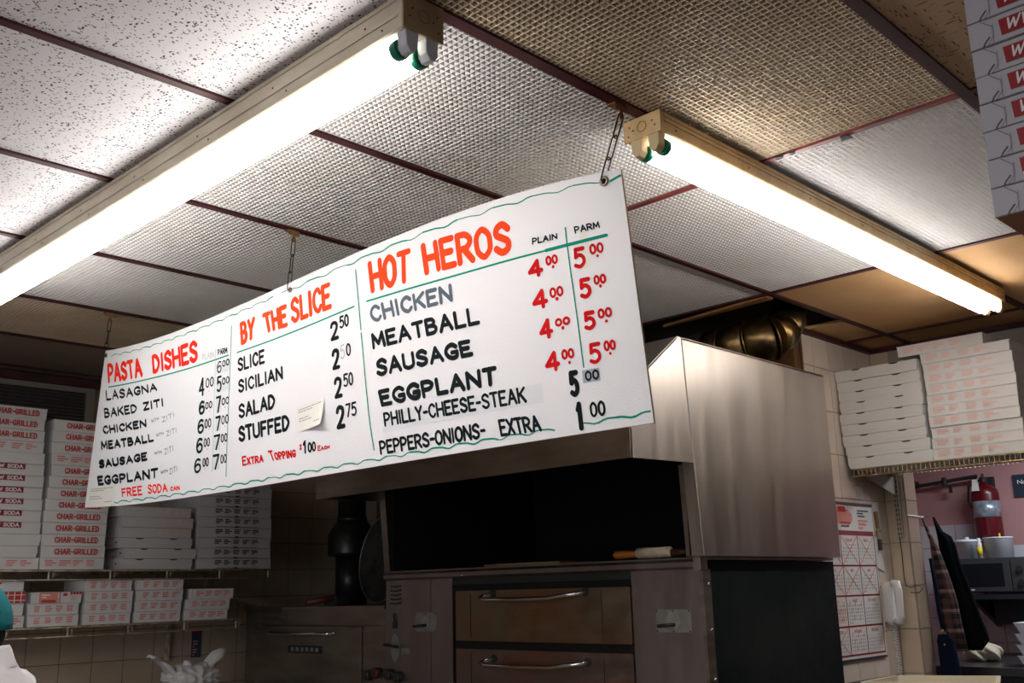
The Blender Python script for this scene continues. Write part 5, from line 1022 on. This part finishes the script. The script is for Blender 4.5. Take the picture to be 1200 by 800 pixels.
drape('bag_body', 'cloth_navy', [(1.25, 2.065, 2.01, 4.953, .012), (1.22, 2.072, 1.99, 4.955, .018), (1.05, 2.070, 1.975, 4.955, .018), (.90, 2.065, 1.98, 4.955, .016)], 0, 0, 0, t, 3)
MB()._lat(Vector((4.932, 2.036, 1.265)), [(.006, 0), (.009, .003), (.009, .007), (.006, .01)], 14, Vector((1, 0, 0))).build('clasp', 'brass_wire', t); BX(4.930, 4.938, 2.028, 2.033, 1.20, 1.21).build('stud', 'brass_wire', t)
# back counter with bundle and baskets
t = thing('back_counter', (5.8, 1.9, 0), 'black counter top in the back room under the shelf', 'counter')
BX(5.35, 6.45, 1.2, 2.36, 1.045, 1.075).build('counter_top', 'plastic_dark', t); BX(5.42, 6.42, 1.25, 2.32, 0, 1.045).build('cabinet', 'shelf_dark', t)
BX(5.33, 5.349, 1.2, 2.36, 1.04, 1.078).build('edge_trim', 'plastic_grey2', t)
b = MB()
for i in range(9):
    for j in range(14): pass
me = bpy.data.meshes.new('bundle'); bm = bmesh.new(); bmesh.ops.create_icosphere(bm, subdivisions=4, radius=1)
rng = random.Random(4)
for v in bm.verts:
    a = math.atan2(v.co.y, v.co.x); k = 1+.10*math.sin(a*5+v.co.z*4)+.06*math.sin(a*11+v.co.z*9); v.co = Vector((v.co.x*.075*k, v.co.y*.095*k, max(v.co.z, -.6)*.055*k))
bm.to_mesh(me); bm.free(); me.materials.append(M['cloth_cream'])
for p in me.polygons: p.use_smooth = True
o = bpy.data.objects.new('cloth_bundle', me); COL.objects.link(o); o.location = (5.75, 2.17, 1.116); tag(o, 'crumpled cream cloth bundle on the back room counter', 'cloth')
for k in range(4):
    z = 1.0755+k*.052
    t = thing('white_basket', (5.55, 1.80, z), ['bottom', 'second', 'third', 'top'][k]+' white plastic basket of the stack at the right frame edge', 'basket', 'white baskets on the back counter')
    MB().prism([(1.735, z), (1.865, z), (1.893, z+.048), (1.897, z+.048), (1.897, z+.0515), (1.703, z+.0515), (1.703, z+.048), (1.707, z+.048)], 5.46, 5.64, 0).build('basket_body', 'tub_white', t)

# ================================================================== FOREGROUND RIGHT: tray on a worktop
t = thing('work_table', (3.3, 1.4, 0), 'steel work table under the cream dough trays, below the frame', 'table')
BX(3.07, 3.85, .70, 1.72, .86, .90).build('table_top', 'steel_dull', t)
for x in (3.12, 3.80):
    for y in (.75, 1.67): BX(x-.02, x+.02, y-.02, y+.02, 0, .86).build('leg', 'steel_dull', t)
for k in range(4):
    z0 = .9005+k*.075; t = thing('dough_tray', (3.28, 1.37, z0), ['bottom', 'second', 'third', 'topmost'][k]+' cream plastic dough tray in the stack at the lower right', 'tray', 'stacked dough trays')
    c4 = [(3.10, 1.55), (3.36, 1.56), (3.49, 1.27), (3.23, 1.18)]; ct = Vector((sum(p[0] for p in c4)/4, sum(p[1] for p in c4)/4, 0)); z1 = z0+.074
    b = MB()
    def rg(s, z): return [(ct.x+(x-ct.x)*s, ct.y+(y-ct.y)*s, z) for x, y in c4]
    rr = [rg(.93, z0), rg(.95, z1-.012), rg(1.0, z1-.010), rg(1.0, z1), rg(.93, z1), rg(.90, z0+.006)]
    for A_, B2 in zip(rr[:-1], rr[1:]):
        for i in range(4): j = (i+1) % 4; b.quad(A_[i], A_[j], B2[j], B2[i])
    b.ngon(rr[0][::-1]); b.ngon(rr[-1]); b.build('tray_body', 'tray_cream', t)

# ================================================================== LOWER LEFT: bags, notice, side table
t = thing('prep_table', (2.3, 4.75, 0), 'steel prep table along the left wall under the shelves', 'table')
BX(1.0, 2.9, 4.45, 5.2, .99, 1.03).build('table_top', 'steel_dull', t)
for x in (1.05, 2.85):
    for y in (4.5, 5.15): BX(x-.02, x+.02, y-.02, y+.02, 0, .99).build('leg', 'steel_dull', t)
t = thing('plastic_bags', (2.55, 4.72, 1.05), 'white knotted plastic carrier bags bundled under the lower shelf', 'bag')
me = bpy.data.meshes.new('bag'); bm = bmesh.new(); bmesh.ops.create_icosphere(bm, subdivisions=5, radius=1)
for v in bm.verts:
    a = math.atan2(v.co.z, v.co.x); k = 1+.07*math.sin(a*7+v.co.y*3)+.05*math.sin(a*15+v.co.x*7)+.04*math.sin(v.co.x*21)
    v.co = Vector((v.co.x*.150*k+2.575, v.co.y*.09*k+4.72, v.co.z*.075*k+1.120))
bm.to_mesh(me); bm.free(); me.materials.append(M['bag_white'])
for p in me.polygons: p.use_smooth = True
link('bag_body', me, t)
def ear(pts, wds, nm='bag_handle'):
    b = MB(); n = 14
    rows = []
    for (p, w_) in zip(pts, wds):
        p = Vector(p); ring = [(p.x+math.cos(2*PI*j/n)*w_[0]*(1+.25*math.sin(j*2.3)), p.y+math.sin(2*PI*j/n)*w_[1], p.z+math.cos(2*PI*j/n)*w_[2]) for j in range(n)]; rows.append(ring)
    base = 0
    for r_ in rows: b.v += r_
    for i in range(len(rows)-1):
        for j in range(n): j2 = (j+1) % n; b.f.append((i*n+j, i*n+j2, (i+1)*n+j2, (i+1)*n+j)); b.m.append(0)
    b.f.append(tuple(range(n))[::-1]); b.f.append(tuple((len(rows)-1)*n+j for j in range(n))); b.m += [0, 0]
    b.build(nm, 'bag_white', t, smooth=True)
ear([(2.50, 4.70, 1.13), (2.45, 4.70, 1.175), (2.42, 4.70, 1.205), (2.395, 4.70, 1.215), (2.375, 4.70, 1.238)], [(.055, .03, -.02), (.040, .025, -.02), (.056, .03, -.026), (.058, .018, -.022), (.030, .008, -.010)])
ear([(2.62, 4.70, 1.14), (2.66, 4.70, 1.185), (2.69, 4.70, 1.205), (2.705, 4.70, 1.235), (2.700, 4.70, 1.252)], [(.065, .03, .012), (.045, .025, .014), (.060, .03, .018), (.050, .018, .012), (.024, .008, .006)])
ear([(2.55, 4.70, 1.17), (2.545, 4.70, 1.195), (2.54, 4.70, 1.21)], [(.03, .02, .0), (.022, .012, .0), (.016, .005, .0)], 'bag_knot')
BX(2.845, 2.90, 5.2245, 5.2285, 1.19, 1.33).build('notice', 'poster_blue')
o = bpy.data.objects['notice']; tag(o, 'small blue notice with red heading taped near the rear oven', 'notice')
BX(2.852, 2.893, 5.223, 5.2245, 1.305, 1.325).build('red_heading', 'print_dark_red', o); b = MB()
for i in range(6): b.box(2.852, 2.86+random.random()*.03, 5.223, 5.2245, 1.20+i*.014, 1.206+i*.014)
b.build('small_print', 'print_faded', o)

# ================================================================== THE PERSON AT THE LEFT EDGE
def skin(nm, verts, edges, radii, mt, parent, root=0, lv=2):
    me = bpy.data.meshes.new(nm); me.from_pydata([Vector(v) for v in verts], edges, []); o = link(nm, me, parent)
    o.modifiers.new('skin', 'SKIN'); sd = o.modifiers.new('sub', 'SUBSURF'); sd.levels = lv; sd.render_levels = lv
    for i, r_ in enumerate(radii):
        rr = r_ if isinstance(r_, tuple) else (r_, r_); me.skin_vertices[0].data[i].radius = rr; me.skin_vertices[0].data[i].use_root = (i == root)
    me.materials.append(M[mt]); o.modifiers['skin'].use_smooth_shade = True; return o
per = thing('person', (.86, 2.57, 0), 'person in teal cap and white collared shirt at the lower left edge, facing left', 'person')
HC = Vector((.824, 2.585, 1.478)); ZO = -.034                      # middle of the head
fd = Vector((-.72, .69, 0)).normalized(); sd_ = Vector((-fd.y, fd.x, 0))   # facing, person's left
def PP(f_, s_, z): return (HC.x+fd.x*f_+sd_.x*s_, HC.y+fd.y*f_+sd_.y*s_, z+(ZO if z > 1.41 else 0))
V = []; E_ = []; Rr = []
def nv_(p, r_, par=None):
    V.append(p); Rr.append(r_)
    if par is not None: E_.append((par, len(V)-1))
    return len(V)-1
pel = nv_(PP(-.02, 0, .86), (.14, .10)); bel = nv_(PP(-.02, 0, 1.0), (.13, .10), pel); che = nv_(PP(-.03, 0, 1.16), (.15, .10), bel); shc = nv_(PP(-.045, 0, 1.28), (.11, .075), che); nk = nv_(PP(-.055, 0, 1.35), .062, shc); nk2 = nv_(PP(-.04, 0, 1.405), .062, nk); hd = nv_(PP(.0, 0, 1.46), (.072, .080), nk2); hd2 = nv_(PP(-.005, 0, 1.53), (.070, .078), hd)
for s in (1, -1):
    sh = nv_(PP(-.045, s*.165, 1.262), .058, shc); el = nv_(PP(-.06, s*.215, .99), .042, sh); wr_ = nv_(PP(.12, s*.20, .82), .026, el)
    pa = nv_(PP(.19, s*.195, .78), (.036, .018), wr_)
    for q, (off, ln) in enumerate(((-.030, .070), (-.010, .080), (.010, .074), (.028, .058))):
        k1 = nv_(PP(.225, s*.195+off, .765), .0095, pa); k2 = nv_(PP(.225+ln*.5, s*.195+off*1.1, .742), .009, k1); nv_(PP(.225+ln*.75, s*.195+off*1.1, .715), .0075, k2)
    th = nv_(PP(.165, s*.195-s*.035, .775), .011, wr_); nv_(PP(.205, s*.195-s*.055, .755), .0095, th)
    hp = nv_(PP(-.02, s*.09, .80), .085, pel); kn = nv_(PP(.0, s*.10, .46), .055, hp); an = nv_(PP(-.03, s*.11, .09), .038, kn); nv_(PP(.10, s*.12, .045), .036, an)
skin('body', V, E_, Rr, 'skin', per)
def ell(nm, c, rx, ry, rz, mt, parent, yaw=0, fn=None, sub=4):
    me = bpy.data.meshes.new(nm); bm = bmesh.new(); bmesh.ops.create_icosphere(bm, subdivisions=sub, radius=1)
    for v in bm.verts:
        p = v.co.copy()
        if fn: p = fn(p)
        p = Vector((p.x*rx, p.y*ry, p.z*rz)); v.co = Vector(c)+fd*p.x+sd_*p.y+Vector((0, 0, p.z))
    bm.to_mesh(me); bm.free(); me.materials.append(M[mt])
    for p in me.polygons: p.use_smooth = True
    return link(nm, me, parent)
h = ell('head', PP(.005, 0, 1.475), .097, .077, .118, 'skin', per, fn=lambda p: Vector((p.x*(1-.10*(p.z < -.3)*abs(p.z)), p.y*(1-.22*max(0, -p.z)), p.z)))
ell('nose', PP(.103, 0, 1.458), .020, .014, .022, 'skin', h, sub=2)
for s in (1, -1):
    ell('ear', PP(-.005, s*.079, 1.462), .018, .008, .030, 'skin', h, sub=2); ell('eye', PP(.088, s*.030, 1.480), .012, .014, .010, 'eye_white', h, sub=2); ell('pupil', PP(.098, s*.030, 1.480), .004, .005, .005, 'hair', h, sub=2)
ell('mouth', PP(.092, 0, 1.415), .010, .024, .006, 'extinguisher_red', h, sub=2)
ell('hair', PP(-.018, 0, 1.470), .085, .080, .085, 'hair', per)
def capf(p): return Vector((p.x, p.y, max(p.z, -.12)))
cap = ell('cap', PP(-.005, 0, 1.487), .112, .100, .112, 'cap_teal', per, fn=capf)
b = MB(); n = 16
up_ = []; lo = []
for j in range(n+1):
    a = -1.15+2.3*j/n; up_.append((PP(math.cos(a)*.10, math.sin(a)*.092, 1.478), PP(.09+math.cos(a)*.10, math.sin(a)*.085, 1.462-.010*abs(math.sin(a)))))
for j in range(n):
    (a0, b0), (a1, b1) = up_[j], up_[j+1]; b.hexa([a0, b0, b1, a1]+[(p[0], p[1], p[2]+.004) for p in (a0, b0, b1, a1)])
b.build('brim', 'cap_teal', cap, smooth=True)
b = MB(); q = [(HC+fd*x-sd_*.0+Vector((0, 0, 0))) for x in (0, 1)]
pc = Vector(PP(-.100, .044, 1.500)); nn = -fd*.9+sd_*.42; b.box(-.013, .013, -.004, .006, -.016, .016)
me = b.mesh('cap_logo', 'logo_navy'); o = link('cap_logo', me, cap); o.location += pc; o.rotation_euler = (0, 0, math.atan2(nn.y, nn.x)+PI/2)
# shirt: torso and sleeves as one skinned cloth shell
V = []; E_ = []; Rr = []
a0 = nv_(PP(-.02, 0, .84), (.175, .125)); a1 = nv_(PP(-.02, 0, 1.0), (.165, .125), a0); a2 = nv_(PP(-.03, 0, 1.15), (.175, .125), a1); a3 = nv_(PP(-.045, 0, 1.30), (.15, .10), a2); a4 = nv_(PP(-.055, 0, 1.36), (.088, .086), a3); a5 = nv_(PP(-.052, 0, 1.405), (.068, .068), a4)
for s in (1, -1):
    c1_ = nv_(PP(-.045, s*.16, 1.285), .088, a3); c2_ = nv_(PP(-.05, s*.215, 1.12), .075, c1_)
sh = skin('shirt', V, E_, Rr, 'cloth_white', per)
b = MB()
n = 36; rows = []
for zz, rr_, fo in ((1.335, .078, 0), (1.392, .0635, .0), (1.399, .0655, .0), (1.392, .070, .0), (1.370, .078, .0), (1.352, .086, 0)):
    rows.append([PP(-.050+math.cos(2*PI*j/n)*rr_+fo, math.sin(2*PI*j/n)*rr_, zz-.008*math.cos(2*PI*j/n)) for j in range(n)])
for r_ in rows: b.v += r_
for i in range(len(rows)-1):
    for j in range(n): j2 = (j+1) % n; b.f.append((i*n+j, i*n+j2, (i+1)*n+j2, (i+1)*n+j)); b.m.append(0)
b.build('collar', 'cloth_white', sh, smooth=True)
V = []; E_ = []; Rr = []
tp = nv_(PP(-.02, 0, .86), (.155, .115))
for s in (1, -1):
    hp = nv_(PP(-.02, s*.09, .78), .10, tp); kn = nv_(PP(.0, s*.10, .46), .075, hp); nv_(PP(-.03, s*.11, .11), .062, kn)
skin('trousers', V, E_, Rr, 'denim', per)
for s in (1, -1): ell('shoe', PP(.03, s*.115, .045), .13, .05, .045, 'plastic_dark', per, sub=3)
